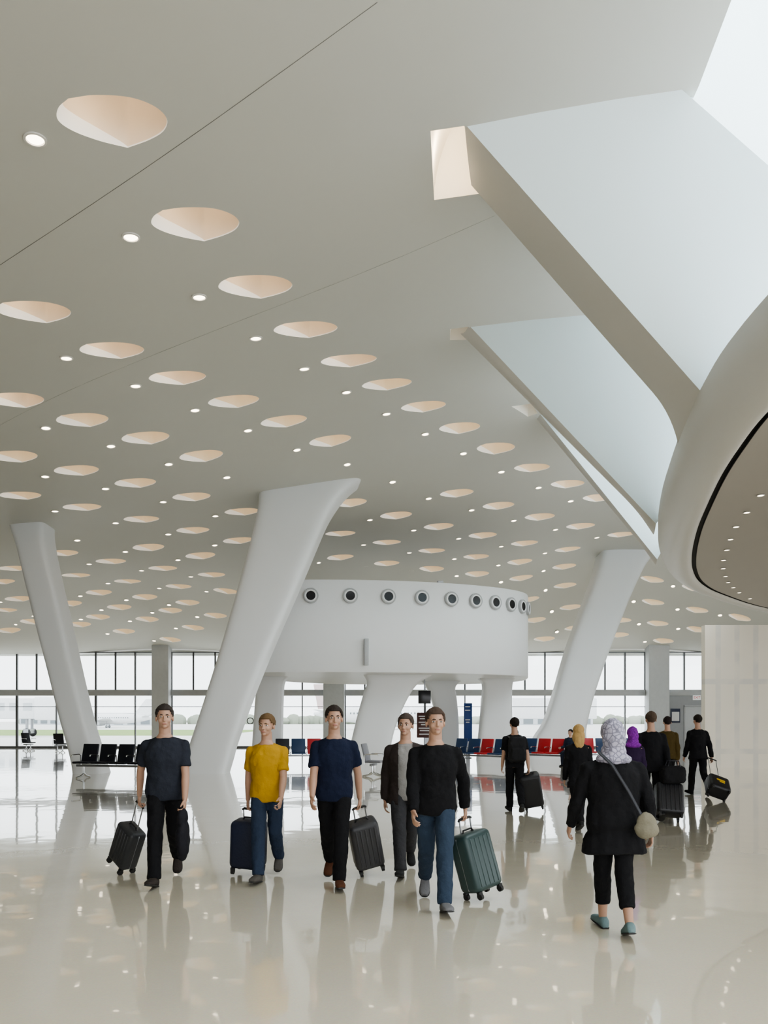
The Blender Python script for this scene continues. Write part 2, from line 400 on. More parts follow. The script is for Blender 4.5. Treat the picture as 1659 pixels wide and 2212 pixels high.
for (ri, ci, c), (lp, nl, ky) in zip(cups, rims):
    if ri < 5:
        lab = 'warm teardrop ceiling bowl, %s in %s' % (ORD[ci], RN[ri]); grp = 'ceiling bowls in the main rows'
        dlab = 'round downlight left of the %s bowl in %s' % (ORD[ci], RN[ri]); dg_ = 'downlights beside the main bowls'
    elif ri < 8:
        lab = 'small distant warm ceiling bowl at far left, above the back windows'; grp = 'distant ceiling bowls at far left'
        dlab = 'tiny distant downlight among the bowls at far left'; dg_ = 'distant downlights at far left'
    else:
        lab = 'small distant warm ceiling bowl at far right, around the leaning right column'; grp = 'distant ceiling bowls at far right'
        dlab = 'tiny distant downlight among the bowls at far right'; dg_ = 'distant downlights at far right'
    near_ = c.y < 17.5
    t = thing('ceiling_bowl', lab, 'ceiling recess', c, 0, grp)
    zr = EZ+field([p[0] for p in lp], [p[1] for p in lp])
    rimv = [V((p[0]-c.x, p[1]-c.y, z-c.z)) for p, z in zip(lp, zr)]
    n = len(rimv); top = []
    for i, p in enumerate(rimv):
        u = i/nl if i <= nl else None
        sh = max(0.0, math.sin(math.pi*u))**0.8 if u is not None and 0 < u < 1 else 0.0
        k = 0.99-0.10*sh
        top.append(V((p.x*k, p.y*k, p.z+0.15*sh*ky+0.012)))
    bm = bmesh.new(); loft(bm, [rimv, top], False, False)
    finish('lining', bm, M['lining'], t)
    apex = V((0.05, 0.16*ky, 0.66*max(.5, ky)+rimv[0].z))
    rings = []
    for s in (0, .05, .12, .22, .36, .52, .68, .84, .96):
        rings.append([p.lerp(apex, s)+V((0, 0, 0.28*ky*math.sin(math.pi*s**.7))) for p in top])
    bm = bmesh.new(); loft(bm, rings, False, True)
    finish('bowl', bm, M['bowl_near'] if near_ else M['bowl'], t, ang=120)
    if near_:
        l = bpy.data.lights.new('bowl_lamp', 'POINT'); l.energy = 1.3; l.color = (1.0, .80, .58); l.shadow_soft_size = .06
        o = bpy.data.objects.new('bowl_lamp', l); COL.objects.link(o); o.location = c+V((-.20, -.10, .20))
    downlight(c.x-0.95, c.y+0.2*ky, dlab, dg_)
for px, py in ((750, 1003), (848, 1041), (167, 1167), (490, 1031)):
    q = UC(px, py); downlight(q.x, q.y, 'small round downlight in the plain ceiling around the central leaning column', 'downlights around the central column')

# ---- seams
def seam(px0, py0, px1, py1, w, i, m):
    a = UC(px0, py0); b = UC(px1, py1); n = 60; bm = bmesh.new(); dr = (b-a).to_2d().normalized(); nn = V((-dr.y, dr.x))*w/2
    rows = []
    for k in range(n+1):
        q = a.lerp(b, k/n); row = []
        for s, dz in ((-1, -.003), (1, -.003), (1, .01), (-1, .01)):
            x, y = q.x+s*nn.x, q.y+s*nn.y; row.append(V((x, y, fz(x, y)+dz)))
        rows.append(row)
    loft(bm, rows); struct(finish('trim_%d' % i, bm, m, smooth=False))
seam(815, 5, -60, 612, 0.006, 1, M['seam']); seam(1068, 466, -30, 935, 0.004, 2, M['seam2'])

# ---- coves
for ic, (lp, lab) in enumerate(zip(coves, ('cream-lit recess in the ceiling at the top of the nearest fin', 'narrow cream recess in the ceiling at the top of the middle fin', 'small cream recess in the ceiling at the top of the farthest fin'))):
    zc = [fz(*p) for p in lp]; bm = bmesh.new(); h_ = .8 if ic == 0 else .5
    cxm = sum(p[0] for p in lp)/len(lp); cym = sum(p[1] for p in lp)/len(lp)
    rr = []
    for s in np.linspace(0, 1, 9):
        a_ = s*math.pi/2; k = 1-0.75*(1-math.cos(a_))
        rr.append([V((cxm+(p[0]-cxm)*k+.25*h_*(1-k), cym+(p[1]-cym)*k, z+h_*math.sin(a_))) for p, z in zip(lp, zc)])
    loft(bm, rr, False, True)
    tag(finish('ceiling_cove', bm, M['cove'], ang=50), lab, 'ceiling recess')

# ------------------------------------------------------------------ mezzanine disc
core = [(8.0, 3.0), (6.0, 3.6), (4.95, 5.0), (4.5, 6.8), (4.44, 8.0), (4.49, 9.2), (4.71, 10.4), (5.01, 11.7), (5.5, 13.45), (6.0, 15.1), (6.73, 17.2), (7.5, 19.1), (8.43, 20.9), (9.75, 22.7), (12.4, 25.5), (16, 28), (21, 29.5)]
cv = catmull([V((x, y, 0)) for x, y in core], 5)
def offs(o0, h):
    out = []
    for i, p in enumerate(cv):
        t = (cv[min(i+1, len(cv)-1)]-cv[max(i-1, 0)]).normalized(); nrm = V((-t.y, t.x, 0))
        k = min(1.0, max(0.0, (p.y-9)/9.0))
        o = o0*(0.9+0.55*k)
        out.append(V((p.x+nrm.x*o, p.y+nrm.y*o, EZ+h)))
    return out
mz = thing('mezzanine', 'curved grey mezzanine disc with taupe underside at right under the skylight', 'mezzanine', (8, 12, 0))
def mzp(o):
    o.parent = mz; o.matrix_parent_inverse = Matrix.Translation((-8, -12, 0)); return o
prof = [(0.0, 3.62), (0.03, 3.575), (0.08, 3.555), (0.15, 3.555), (0.22, 3.575), (0.29, 3.615), (0.36, 3.68), (0.42, 3.77), (0.465, 3.88), (0.49, 4.02), (0.50, 4.18), (0.50, 4.42), (0.40, 4.46)]
bm = bmesh.new(); loft(bm, [offs(o, h) for o, h in prof], False, False, closed=False); mzp(finish('fascia', bm, M['fascia'], ang=60))
bm = bmesh.new(); loft(bm, [offs(0.015, 3.60), offs(0.0, 3.66), offs(-0.065, 3.66), offs(-0.067, 3.60)], False, False, closed=False); mzp(finish('shadow_gap', bm, M['black']))
inn = offs(-0.065, 3.605); bm = bmesh.new(); ring = inn+[V((21, 3.0, EZ+3.605))]
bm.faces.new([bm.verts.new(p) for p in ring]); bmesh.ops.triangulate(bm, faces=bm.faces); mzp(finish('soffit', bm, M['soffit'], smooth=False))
bm = bmesh.new(); ring = offs(0.40, 4.46)+[V((21, 3.0, EZ+4.46))]
bm.faces.new([bm.verts.new(p) for p in ring]); bmesh.ops.triangulate(bm, faces=bm.faces); mzp(finish('upper_deck', bm, M['white'], smooth=False))
for i, (px, py) in enumerate([(1643,1070),(1613,1107),(1590,1138),(1578,1165),(1570,1188),(1563,1210),(1562,1228),(1567,1245),(1573,1258),(1584,1269),(1597,1280),(1620,1293)]):
    d = F*3.598/(HY-py); q = P(px, py, d)
    downlight(q.x, q.y, 'small downlight in the taupe mezzanine underside, %s along its curved edge' % ORD[i], 'mezzanine downlights', z=q.z, nrm=V((0, 0, -1)), sc=0.50)

# ------------------------------------------------------------------ fins
def fin(a, b, extra, e, a2, e2_, b2, label, fl=0.35):
    t = thing('skylight_fin', label, 'roof fin', (a.x, a.y, a.z))
    inv = Matrix.Translation(-a)
    n = 40; k = 6
    nearp = [a.lerp(e, i/n) for i in range(n+1)]
    farp = []
    for i in range(n+1):
        s = i/n; q = a2.lerp(e2_, s); w_ = max(0.0, (s-.80)/.20)
        farp.append(q+V((0, fl*w_**2.2, -fl*.25*w_**2.2)))     # far edge flares smoothly into the rim
    bm = bmesh.new(); bm.faces.new([bm.verts.new(p) for p in [b]+extra+[e, a]])
    o = finish('side_panel', bm, M['panel'], t, smooth=False, recalc=False); o.matrix_parent_inverse = inv
    rows = []
    for i in range(n+1):
        p = nearp[i]; q = farp[i]
        rows.append([p.lerp(q, j/k)+V((0, 0, -0.05*math.sin(math.pi*j/k))) for j in range(k+1)])
    bm = bmesh.new(); loft(bm, rows, False, False, closed=False)
    o = finish('underside', bm, M['under'], t); o.matrix_parent_inverse = inv
    bm = bmesh.new(); bm.faces.new([bm.verts.new(p) for p in farp+[b2]]); bmesh.ops.triangulate(bm, faces=bm.faces)
    o = finish('rear_panel', bm, M['panel'], t, smooth=False, recalc=False); o.matrix_parent_inverse = inv
up = V((0, 0, 0.03))
def plane_hit(a, b, e, px, py):
    nrm = (b-a).cross(e-a); dr = V(((px-CX)/F, 1, (HY-py)/F)); o = V((0, 0, EZ)); return o+dr*((a-o).dot(nrm)/dr.dot(nrm))
a = UC(1003, 272)+up; b = UC(1465, 192)+up; e = V((4.34, 10.62, EZ+4.36))
cA = plane_hit(a, b, e, 1740, 428)
fin(a, b, [cA, plane_hit(a, b, e, 1760, 760)], e, UC(1018, 405)+up, V((4.72, 12.1, EZ+4.36)), b+V((.9, 2.2, 0)), 'nearest and largest pale blue fin sloping from ceiling to mezzanine', 0.45)
aB = UC(1013, 706)+up; bB = UC(1255, 681)+up; eB = V((6.05, 17.5, EZ+4.36))
fin(aB, bB, [plane_hit(aB, bB, eB, 1480, 665), plane_hit(aB, bB, eB, 1560, 950)], eB, UC(995, 724)+up, V((6.22, 17.95, EZ+4.33)), bB+V((1.5, 2.6, 0)), 'middle white fin between the nearest fin and the thin far fin', 0.22)
aC = UC(1166, 896)+up; bC = UC(1290, 872)+up; eC = V((7.15, 20.6, EZ+4.20))
fin(aC, bC, [plane_hit(aC, bC, eC, 1470, 860), plane_hit(aC, bC, eC, 1500, 1060)], eC, UC(1158, 906)+up, V((7.23, 20.9, EZ+4.17)), bC+V((1.5, 2.0, 0)), 'thin white far fin beyond the middle fin', 0.1)
# skylight well
bm = bmesh.new()
zt = EZ+12.5
well = [V((P2.x, P2.y, 0)), V((3.6, 5, 0)), V((3.55, 1, 0)), V((18, 1, 0)), V((18, 26.5, 0)), V((9.5, 24, 0)), V((4.3, 20.2, 0)), V((3.95, 15.5, 0)), V((P1.x, P1.y, 0))]
loft(bm, [[V((p.x, p.y, fz(p.x, p.y)-0.0)) for p in well], [V((p.x, p.y, zt)) for p in well]], False, False)
struct(finish('wall_skylight', bm, M['panel'], smooth=False))
bm = bmesh.new(); b1 = b+V((-.05, .05, .02)); c2 = cA+(cA-b)*6+V((0, .05, .02)); c1 = cA+V((0, .05, .02))
bm.faces.new([bm.verts.new(x) for x in (b1, c1, c2, V((c2.x+.4, c2.y+1.0, zt)), V((b1.x+.4, b1.y+1.0, zt)))])
struct(finish('wall_skylight_cross', bm, M['panel'], smooth=False, recalc=False))

# ------------------------------------------------------------------ columns
def section(l, r, d, z, th, n=56, pw=6.0):
    dl_ = d if l < CX else d+th*.85; dr_ = d+th*.85 if r < CX else d
    xl = (l-CX)/F*dl_; xr = (r-CX)/F*dr_; cx_ = (xl+xr)/2; w = (xr-xl)/2; out = []
    for k in range(n):
        t = 2*math.pi*(k+.5)/n; c, s = math.cos(t), math.sin(t)
        out.append(V((cx_+w*math.copysign(abs(c)**(2/pw), c), d+th/2+th/2*math.copysign(abs(s)**(2/pw), s), z)))
    return out
def column_rings(levels, d0, d1, th0, th1):
    y0 = levels[0][0]; y1 = levels[-1][0]; rings = []
    cl = catmull([V(l) for l in levels], 5)
    for q in cl:
        s = (y0-q.x)/(y0-y1); d = d0+(d1-d0)*s; z = EZ+(HY-q.x)/F*d
        rings.append(section(q.y, q.z, d, max(z, 0.0), th0+(th1-th0)*s))
    return rings
def column(levels, d0, d1, th0, th1, label):
    bm = bmesh.new(); loft(bm, column_rings(levels, d0, d1, th0, th1))
    o = finish('leaning_column', bm, M['white'], ang=60); return tag(o, label, 'column')
column([(1672,152,240),(1650,149,233),(1610,140,221),(1550,123,204),(1450,98,181),(1350,72,160),(1270,52,142),(1220,40,131),(1190,33,125),(1165,26,121),(1145,19,119),(1125,12,119),(1100,4,120)], 23.25, 26.2, 1.0, 1.2, 'white leaning column at far left, tilting outward to the left')
column([(1672,385,498),(1640,394,507),(1600,408,518),(1500,441,553),(1400,472,592),(1300,501,634),(1220,523,667),(1160,539,691),(1120,548,708),(1090,554,725),(1066,556,742),(1046,556,762),(1028,554,786),(1012,551,810),(990,547,836)], 23.25, 25.0, 1.0, 1.3, 'large white leaning column left of the drum, tilting right')
column([(1640,1130,1285),(1615,1140,1277),(1590,1152,1270),(1560,1170,1273),(1500,1190,1288),(1400,1218,1322),(1300,1253,1361),(1250,1270,1383),(1222,1279,1397),(1200,1284,1412),(1180,1286,1428),(1150,1286,1450),(1120,1284,1465)], 32.0, 36.5, 1.2, 1.6, 'white leaning column right of the drum, under the far end of the fins')

# ------------------------------------------------------------------ drum
def dpt(px, d): return V(((px-CX)/F*d, d, 0))
def drum_t(t): return dpt(690+450*math.sin(t), 27+3.4*(1-math.cos(t)))
near = [drum_t(t) for t in np.linspace(-0.36, math.pi/2, 26)]
back = [dpt(1140, 31.6), dpt(1128, 33.2), dpt(1080, 35.0), dpt(980, 36.4), dpt(830, 36.8), dpt(690, 35.5), dpt(595, 33.0), dpt(550, 30.3), dpt(530, 28.3)]
outl = catmull(near+back, 2, closed=True)
cen = sum(outl, V((0, 0, 0)))/len(outl)
dr = thing('drum_pavilion', 'white curved drum pavilion with a row of round portholes on splayed legs', 'pavilion', (cen.x, cen.y, 0))
dinv = Matrix.Translation(-V((cen.x, cen.y, 0)))
def dpart(nm, bm, m, parent=None, ang=40):
    o = finish(nm, bm, m, parent or dr, ang=ang)
    if parent is None: o.matrix_parent_inverse = dinv
    return o
zb, ztop = 3.24, 6.42
def sc(o, z, k=0.0):
    out = []
    n = len(o)
    for i, p in enumerate(o):
        t = (o[(i+1) % n]-o[i-1]).normalized(); out.append(V((p.x-t.y*(-k), p.y+t.x*(-k), z)))
    return out
bm = bmesh.new(); loft(bm, [sc(outl, zb+0.02, -0.12), sc(outl, zb, -0.03), sc(outl, zb+0.03, 0), sc(outl, ztop-0.04, 0), sc(outl, ztop, -0.03), sc(outl, ztop, -0.4), sc(outl, ztop-0.5, -0.5)], True, True)
dpart('drum_wall', bm, M['white'], ang=50)
for lv, d, th in (([(1646,540,612),(1600,543,612),(1500,550,614),(1470,554,618),(1458,546,632),(1446,532,652)], 30, 0.9),
                  ([(1650,745,842),(1600,758,847),(1550,770,862),(1500,784,886),(1475,792,905),(1460,786,930),(1448,778,955)], 28.8, 0.9),
                  ([(1642,1028,1110),(1600,1031,1110),(1520,1038,1108),(1480,1040,1109),(1468,1034,1113),(1457,1022,1118)], 31.3, 0.9),
                  ([(1637,950,992),(1560,943,992),(1510,930,988),(1485,920,985),(1473,910,995),(1464,895,1008)], 33.4, 0.9)):
    rgs = column_rings(lv, d, d, th, th); zm = zb+0.06
    bm = bmesh.new(); loft(bm, [[V((p.x, p.y, min(p.z, zm))) for p in r] for r in rgs if r[0].z < zm+0.25]); dpart('support_leg', bm, M['white'], ang=50)
for t in (-0.04, 0.149, 0.337, 0.513, 0.684, 0.845, 1.0, 1.16, 1.325, 1.49):
    p = drum_t(t); q = (drum_t(t+0.01)-drum_t(t-0.01)).normalized(); nr = V((q.y, -q.x, 0))
    n = 28; zc = EZ+(HY-1287)/F*27.0
    def rg(r, o): return [V((p.x, p.y, zc))+nr*o+q*(r*math.cos(2*math.pi*k/n))+V((0, 0, r*math.sin(2*math.pi*k/n))) for k in range(n)]
    bm = bmesh.new(); loft(bm, [rg(r, o) for r, o in [(0.262, -0.04), (0.262, 0.08), (0.245, 0.10), (0.225, 0.10), (0.215, 0.085)]], False, False)
    po = dpart('porthole', bm, M['ringgrey'])
    bm = bmesh.new(); loft(bm, [rg(r, o) for r, o in [(0.216, 0.088), (0.205, 0.105), (0.165, 0.105), (0.155, 0.085)]], False, False)
    finish('porthole_trim', bm, M['white'], po)
    bm = bmesh.new(); loft(bm, [rg(0.157, 0.09), rg(0.12, 0.088), rg(0.03, 0.088)], False, True)
    finish('porthole_glass', bm, M['screen'], po)
# wall speaker on drum
p = drum_t(0.226); q = (drum_t(0.236)-drum_t(0.216)).normalized()
ws = thing('wall_speaker', 'slim vertical grey speaker fixed to the drum front', 'speaker', (p.x, p.y, EZ+(HY-1409)/F*p.y), math.atan2(q.y, q.x))
bm = bmesh.new(); box(bm, (0, -0.09, 0), (0.16, 0.16, 0.92), 0.02); finish('cabinet', bm, M['transom'], ws)
bm = bmesh.new(); box(bm, (0, -0.175, 0), (0.12, 0.012, 0.84), 0.004); finish('grille', bm, M['ringgrey'], ws)
for px in (700, 838, 950):
    t = thing('spotlight', 'small grey spotlight standing on the drum rim', 'spotlight', (dpt(px, 28.2).x, 28.2, ztop), 0, 'spotlights on the drum rim')
    bm = bmesh.new(); cyl(bm, (0, 0, 0), (0, 0, 0.08), 0.03); finish('stem', bm, M['steel'], t)
    bm = bmesh.new(); cyl(bm, (-0.08, -0.05, 0.10), (0.1, 0.06, 0.13), 0.05, 0.06); finish('lamp_head', bm, M['pier'], t)

# ------------------------------------------------------------------ floor, far wall, windows
bm = bmesh.new(); box(bm, (0, 18.5, -0.1), (68, 53, 0.2)); struct(finish('floor', bm, M['floor'], smooth=False))
bm = bmesh.new(); box(bm, (-33.5, 18.5, 6.5), (0.3, 53, 13)); struct(finish('added_wall_left', bm, M['ceil'], smooth=False))  # unseen wall, added to cut flat daylight from the left
bm = bmesh.new(); box(bm, (-18.0, -8.0, 5.0), (31, 0.3, 10)); struct(finish('added_wall_rear', bm, M['ceil'], smooth=False))  # unseen half wall behind the camera, added to darken the ceiling at left
bm = bmesh.new(); box(bm, (33.5, 35.0, 6.5), (0.3, 20, 13)); struct(finish('added_wall_right', bm, M['ceil'], smooth=False))  # unseen wall, added to block side light from the far end
YW = 45.0
def XW(px): return (px-CX)/F*YW
zhead = EZ+(HY-1408)/F*YW; zt0 = EZ+(HY-1503)/F*YW; zt1 = EZ+(HY-1490)/F*YW
bm = bmesh.new(); box(bm, (0, YW+0.5, (zhead+13)/2), (68, 0.3, 13-zhead)); struct(finish('wall_back_header', bm, M['ceil'], smooth=False))
wins = [(-30, XW(335)), (XW(371), XW(700)), (XW(745), XW(1393)), (XW(1437), XW(1600))]
for i, (x0, x1) in enumerate(wins):
    w = bpy.data.objects.new('window_%d' % (i+1), None); COL.objects.link(w); struct(w); w.location = ((x0+x1)/2, YW, 0)
    bm = bmesh.new(); cx_ = (x0+x1)/2
    lo = zt1 if i == 3 else 0.0
    step = 1.165; n = max(1, round((x1-x0)/step)); step = (x1-x0)/n
    for k in range(n+1):
        xx = x0+k*step-cx_
        box(bm, (xx, 0, (zt1+zhead)/2), (0.085, 0.12, zhead-zt1))
        if i < 3 and k % 2 == 0: box(bm, (xx, 0, zt0/2), (0.06 if k % 4 else 0.12, 0.12, zt0))
    if i < 3:
        box(bm, (0, 0, 0.05), (x1-x0, 0.10, 0.10)); box(bm, (0, 0, 2.35), (x1-x0, 0.06, 0.035))
    box(bm, (0, 0, zhead-0.03), (x1-x0, 0.14, 0.06))
    finish('mullions', bm, M['mull'], w, smooth=False)
    bm = bmesh.new(); box(bm, (0, -0.05, (zt0+zt1)/2), (x1-x0, 0.25, zt1-zt0), 0.02); finish('transom', bm, M['transom'], w)
    bm = bmesh.new(); box(bm, (0, 0.02, (lo+zhead)/2), (x1-x0, 0.02, zhead-lo)); finish('pane', bm, M['glass'], w, smooth=False)
for x0, x1, nm in ((XW(335), XW(371), 'grey pier between the back windows at left'), (XW(700), XW(745), 'grey pier between the back windows behind the drum'), (XW(1393), XW(1437), 'grey pier between the back windows at right')):
    bm = bmesh.new(); box(bm, ((x0+x1)/2, YW-0.3, 3.2), (x1-x0, 0.8, 6.4), 0.03); tag(finish('window_pier', bm, M['pier']), nm, 'pillar')
bm = bmesh.new(); box(bm, ((XW(1440)+26)/2, YW, zt0/2), (26-XW(1440), 0.25, zt0)); struct(finish('wall_back', bm, M['gwall'], smooth=False))
bm = bmesh.new(); box(bm, (30, YW, 3.5), (8, 0.25, 7)); struct(finish('wall_back_right', bm, M['gwall'], smooth=False))
# door with EXIT sign
dx0, dx1 = XW(1477), XW(1520)
dd = bpy.data.objects.new('door_1', None); COL.objects.link(dd); struct(dd); dd.location = ((dx0+dx1)/2, YW-0.14, 0)
w_ = dx1-dx0
bm = bmesh.new()
for s in (-1, 1): box(bm, (s*w_/2, 0, 1.2), (0.07, 0.08, 2.4))
box(bm, (0, 0, 2.4), (w_+.07, 0.08, 0.07)); finish('door_frame', bm, M['transom'], dd, smooth=False)
bm = bmesh.new(); box(bm, (0, 0.02, 1.18), (w_-0.07, 0.05, 2.34), 0.01); finish('door_leaf', bm, M['pier'], dd)
bm = bmesh.new(); box(bm, (0.1, -0.05, 1.05), (0.5, 0.05, 0.06), 0.015); finish('push_bar', bm, M['chrome'], dd)
q = P(1505, 1507, YW-0.2)
es = thing('exit_sign', 'white EXIT sign with red letters above the back door', 'sign', q)
bm = bmesh.new(); box(bm, (0, 0, 0), (0.44, 0.08, 0.27), 0.01); finish('sign_box', bm, M['signw'], es)
text_obj('lettering', 'EXIT', 0.19, M['red'], es, (0, -0.043, 0), (R(90), 0, 0))
q = P(1459, 1546, YW-0.15)
nb = thing('notice_board', 'small dark blue and white notice on the grey back wall left of the door', 'notice', q)
bm = bmesh.new(); box(bm, (0, 0, 0), (0.54, 0.04, 0.80), 0.01); finish('board', bm, M['signdark'], nb)
bm = bmesh.new(); box(bm, (0, -0.022, -0.04), (0.42, 0.01, 0.52)); finish('paper', bm, M['textw'], nb, smooth=False)
# right drywall
x0 = (1523-CX)/F*25.9
bm = bmesh.new(); box(bm, (0, 0, 0), (9, 0.3, 4.72)); o = struct(finish('wall_right', bm, M['drywall'], smooth=False)); o.location = (x0+4.5, 26.05, 2.36)

# glass partition letters
q = P(548, 1558, 44.7)
gt = thing('window_lettering', 'dark letters OU on the back glass just right of the large leaning column', 'lettering', q)
text_obj('letters', 'OU', 0.55, M['mull'], gt, (0, 0, 0), (R(90), 0, 0))

# signs around the drum
def totem(px, d, w, z0, z1, m, label, name, cat, lines):
    t = thing(name, label, cat, ((px-CX)/F*d, d, 0))
    bm = bmesh.new(); box(bm, (0, 0, (z0+z1)/2), (w, 0.12, z1-z0), 0.02); finish('panel', bm, m, t)
    bm = bmesh.new(); box(bm, (0, 0.03, z0/2), (min(w*.5, .3), 0.08, z0+.02)); box(bm, (0, 0.02, 0.015), (w*0.8, 0.4, 0.03), 0.01); finish('stand', bm, M['steel'], t)
    bm = bmesh.new()
    for zz, ww in lines: box(bm, (-w*0.06, -0.063, zz), (ww, 0.006, 0.045))
    finish('sign_lines', bm, M['textw'], t, smooth=False)
totem(1011, 33.0, 0.34, 0.7, 2.3, M['signblue'], 'tall narrow blue gate sign beside the right drum leg', 'gate_sign', 'sign', [(2.15, .2), (2.0, .22), (1.6, .2), (1.5, .15)])
totem(925, 33.0, 0.95, 0.85, 1.9, M['menu'], 'dark red menu board with pale text lines under the drum', 'menu_board', 'sign', [(1.75, .7), (1.65, .6), (1.5, .7), (1.4, .5), (1.25, .7), (1.15, .6), (1.0, .65)])
t = thing('hanging_screen', 'black information screen hanging beneath the drum', 'screen', P(917, 1506, 31.5))
bm = bmesh.new(); box(bm, (0, 0, 0), (0.5, 0.07, 0.52), 0.01); finish('display', bm, M['screen'], t)
bm = bmesh.new(); cyl(bm, (0, 0, 0.24), (0, 0, 0.78), 0.025); finish('hanger', bm, M['steel'], t)

# ------------------------------------------------------------------ outside
bm = bmesh.new(); box(bm, (0, 400, -0.35), (1600, 708, 0.3)); struct(finish('ground_outside', bm, M['concrete'], smooth=False))
bm = bmesh.new(); box(bm, (-75, 115, -0.19), (110, 50, 0.06)); struct(finish('ground_grass', bm, M['grass'], smooth=False))
for px, d, w, h, lab in ((255, 260, 26, 3.6, 'long low blue grey hangar beyond the grass at far left'), (120, 300, 22, 4.5, 'blocky grey airport building far beyond the left windows'), (1180, 280, 30, 3.6, 'low grey airport building far beyond the right windows')):
    t = thing('airport_building', lab, 'building', ((px-CX)/F*d, d, -0.2))
    bm = bmesh.new(); box(bm, (0, 0, h/2), (w, 12, h)); finish('walls', bm, M['hangar'], t, smooth=False)
    bm = bmesh.new(); box(bm, (0, 0, h+0.2), (w+1, 13, 0.4)); finish('roof', bm, M['pier'], t, smooth=False)
    bm = bmesh.new()
    for k in range(6): box(bm, (-w/2+w*(k+.5)/6, -6.05, h*.4), (w/9, 0.1, h*.6))
    finish('bay_doors', bm, M['glassd'], t, smooth=False)
def plane(loc, rz, label, s_=1.0, tm='planer'):
    t = thing('airplane', label, 'airplane', loc, rz); t.scale = (s_, s_, s_)
    bm = bmesh.new(); pr = [(-17, .2), (-16.6, .8), (-15.5, 1.35), (-13.5, 1.8), (-11, 1.95), (6, 1.95), (11, 1.6), (15, 0.9), (17.5, .3)]
    tube(bm, [V((x, 0, 3.4+(0.35*(x-6)/11 if x > 6 else 0))) for x, r in pr], [(r, r) for x, r in pr], 24); finish('fuselage', bm, M['planew'], t)
    for s in (-1, 1):
        bm = bmesh.new()
        loft(bm, [[V((x, s*y, z+dz)) for x, dz in ((x0_, 0), ((x0_+x1_)/2, .18*k), (x1_, 0), ((x0_+x1_)/2, -.12*k))] for y, x0_, x1_, z, k in ((1.2, -4, 3, 2.5, 1.6), (16, 3, 4.8, 3.6, .6))])
        finish('wing', bm, M['planew'], t)
    bm = bmesh.new(); loft(bm, [[V((x0_, 0, z)), V(((x0_+x1_)/2, .15, z)), V((x1_, 0, z)), V(((x0_+x1_)/2, -.15, z))] for z, x0_, x1_ in ((4.8, 10, 16.5), (10.8, 14.6, 17.6))]); finish('tail_fin', bm, M[tm], t)
    for s in (-1, 1):
        bm = bmesh.new(); loft(bm, [[V((x0_, s*y, z)), V(((x0_+x1_)/2, s*y, z+.1)), V((x1_, s*y, z)), V(((x0_+x1_)/2, s*y, z-.1))] for y, x0_, x1_, z in ((.6, 13, 16, 4.2), (6, 15.3, 16.8, 4.6))])
        finish('tailplane', bm, M['planew'], t)
    for s in (-1, 1):
        bm = bmesh.new(); tube(bm, [V((x, s*5.2, 1.6)) for x in (-4.6, -4.3, -2.5, -1)], [.85, 1.0, .95, .55], 18); finish('engine', bm, M['pier'], t)
        bm = bmesh.new(); cyl(bm, (1, s*2.6, 2.4), (1, s*2.6, .5), .12); ell(bm, (1, s*2.6, .5), (.5, .22, .5)); finish('landing_gear', bm, M['steel'], t)
    bm = bmesh.new(); cyl(bm, (-12.5, 0, 1.8), (-12.5, 0, .4), .1); ell(bm, (-12.5, 0, .38), (.38, .2, .38)); finish('nose_gear', bm, M['steel'], t)
    bm = bmesh.new()
    for k in range(24):
        for s in (-1, 1): box(bm, (-10+k*.8, s*1.93, 3.8), (.3, .06, .4))
    finish('cabin_windows', bm, M['glassd'], t, smooth=False)
plane((0.5, 150, -0.2), R(176), 'white airliner with pale tail parked behind the drum', 0.80)
plane((-62, 175, -0.2), R(8), 'distant white airliner beyond the left windows by the grass', 0.6, 'planew')
def jetbridge(x, y, rz, label):
    t = thing('jet_bridge', label, 'jet bridge', (x, y, -0.2), rz)
    bm = bmesh.new(); box(bm, (0, 0, 3.0), (10, 2.4, 2.2), .1); box(bm, (6.0, 0, 3.0), (2.2, 3.0, 2.5), .2); finish('tunnel', bm, M['planew'], t)
    bm = bmesh.new()
    for s in (-1, 1): cyl(bm, (4, s*0.8, 2.1), (4, s*0.8, 0.5), .15)
    box(bm, (4, 0, .6), (.5, 2.4, .5)); finish('support_leg', bm, M['steel'], t)
    bm = bmesh.new()
    for k in range(7): box(bm, (-4.2+k*1.4, -1.22, 3.2), (.9, .05, .8))
    finish('side_windows', bm, M['hangar'], t, smooth=False)
    for s in (-1, 1):
        bm = bmesh.new(); ell(bm, (4, s*1.0, .45), (.45, .2, .45)); finish('wheel', bm, M['rubber'], t)
jetbridge(-42, 84, R(6), 'pale jet bridge outside the windows at far left'); jetbridge(17.5, 84, R(-172), 'pale jet bridge outside the windows behind the right column')
bm = bmesh.new()
for k in range(90):
    x = -150+k*3.6+random.uniform(-1, 1); ell(bm, (x, 330+random.uniform(-6, 6), 1), (3.2, 3, random.uniform(1.6, 3.2)), u=8, v=6)
o = finish('tree_line', bm, M['leaf']); tag(o, 'dark distant line of trees on the airfield horizon', 'trees'); o['kind'] = 'stuff'

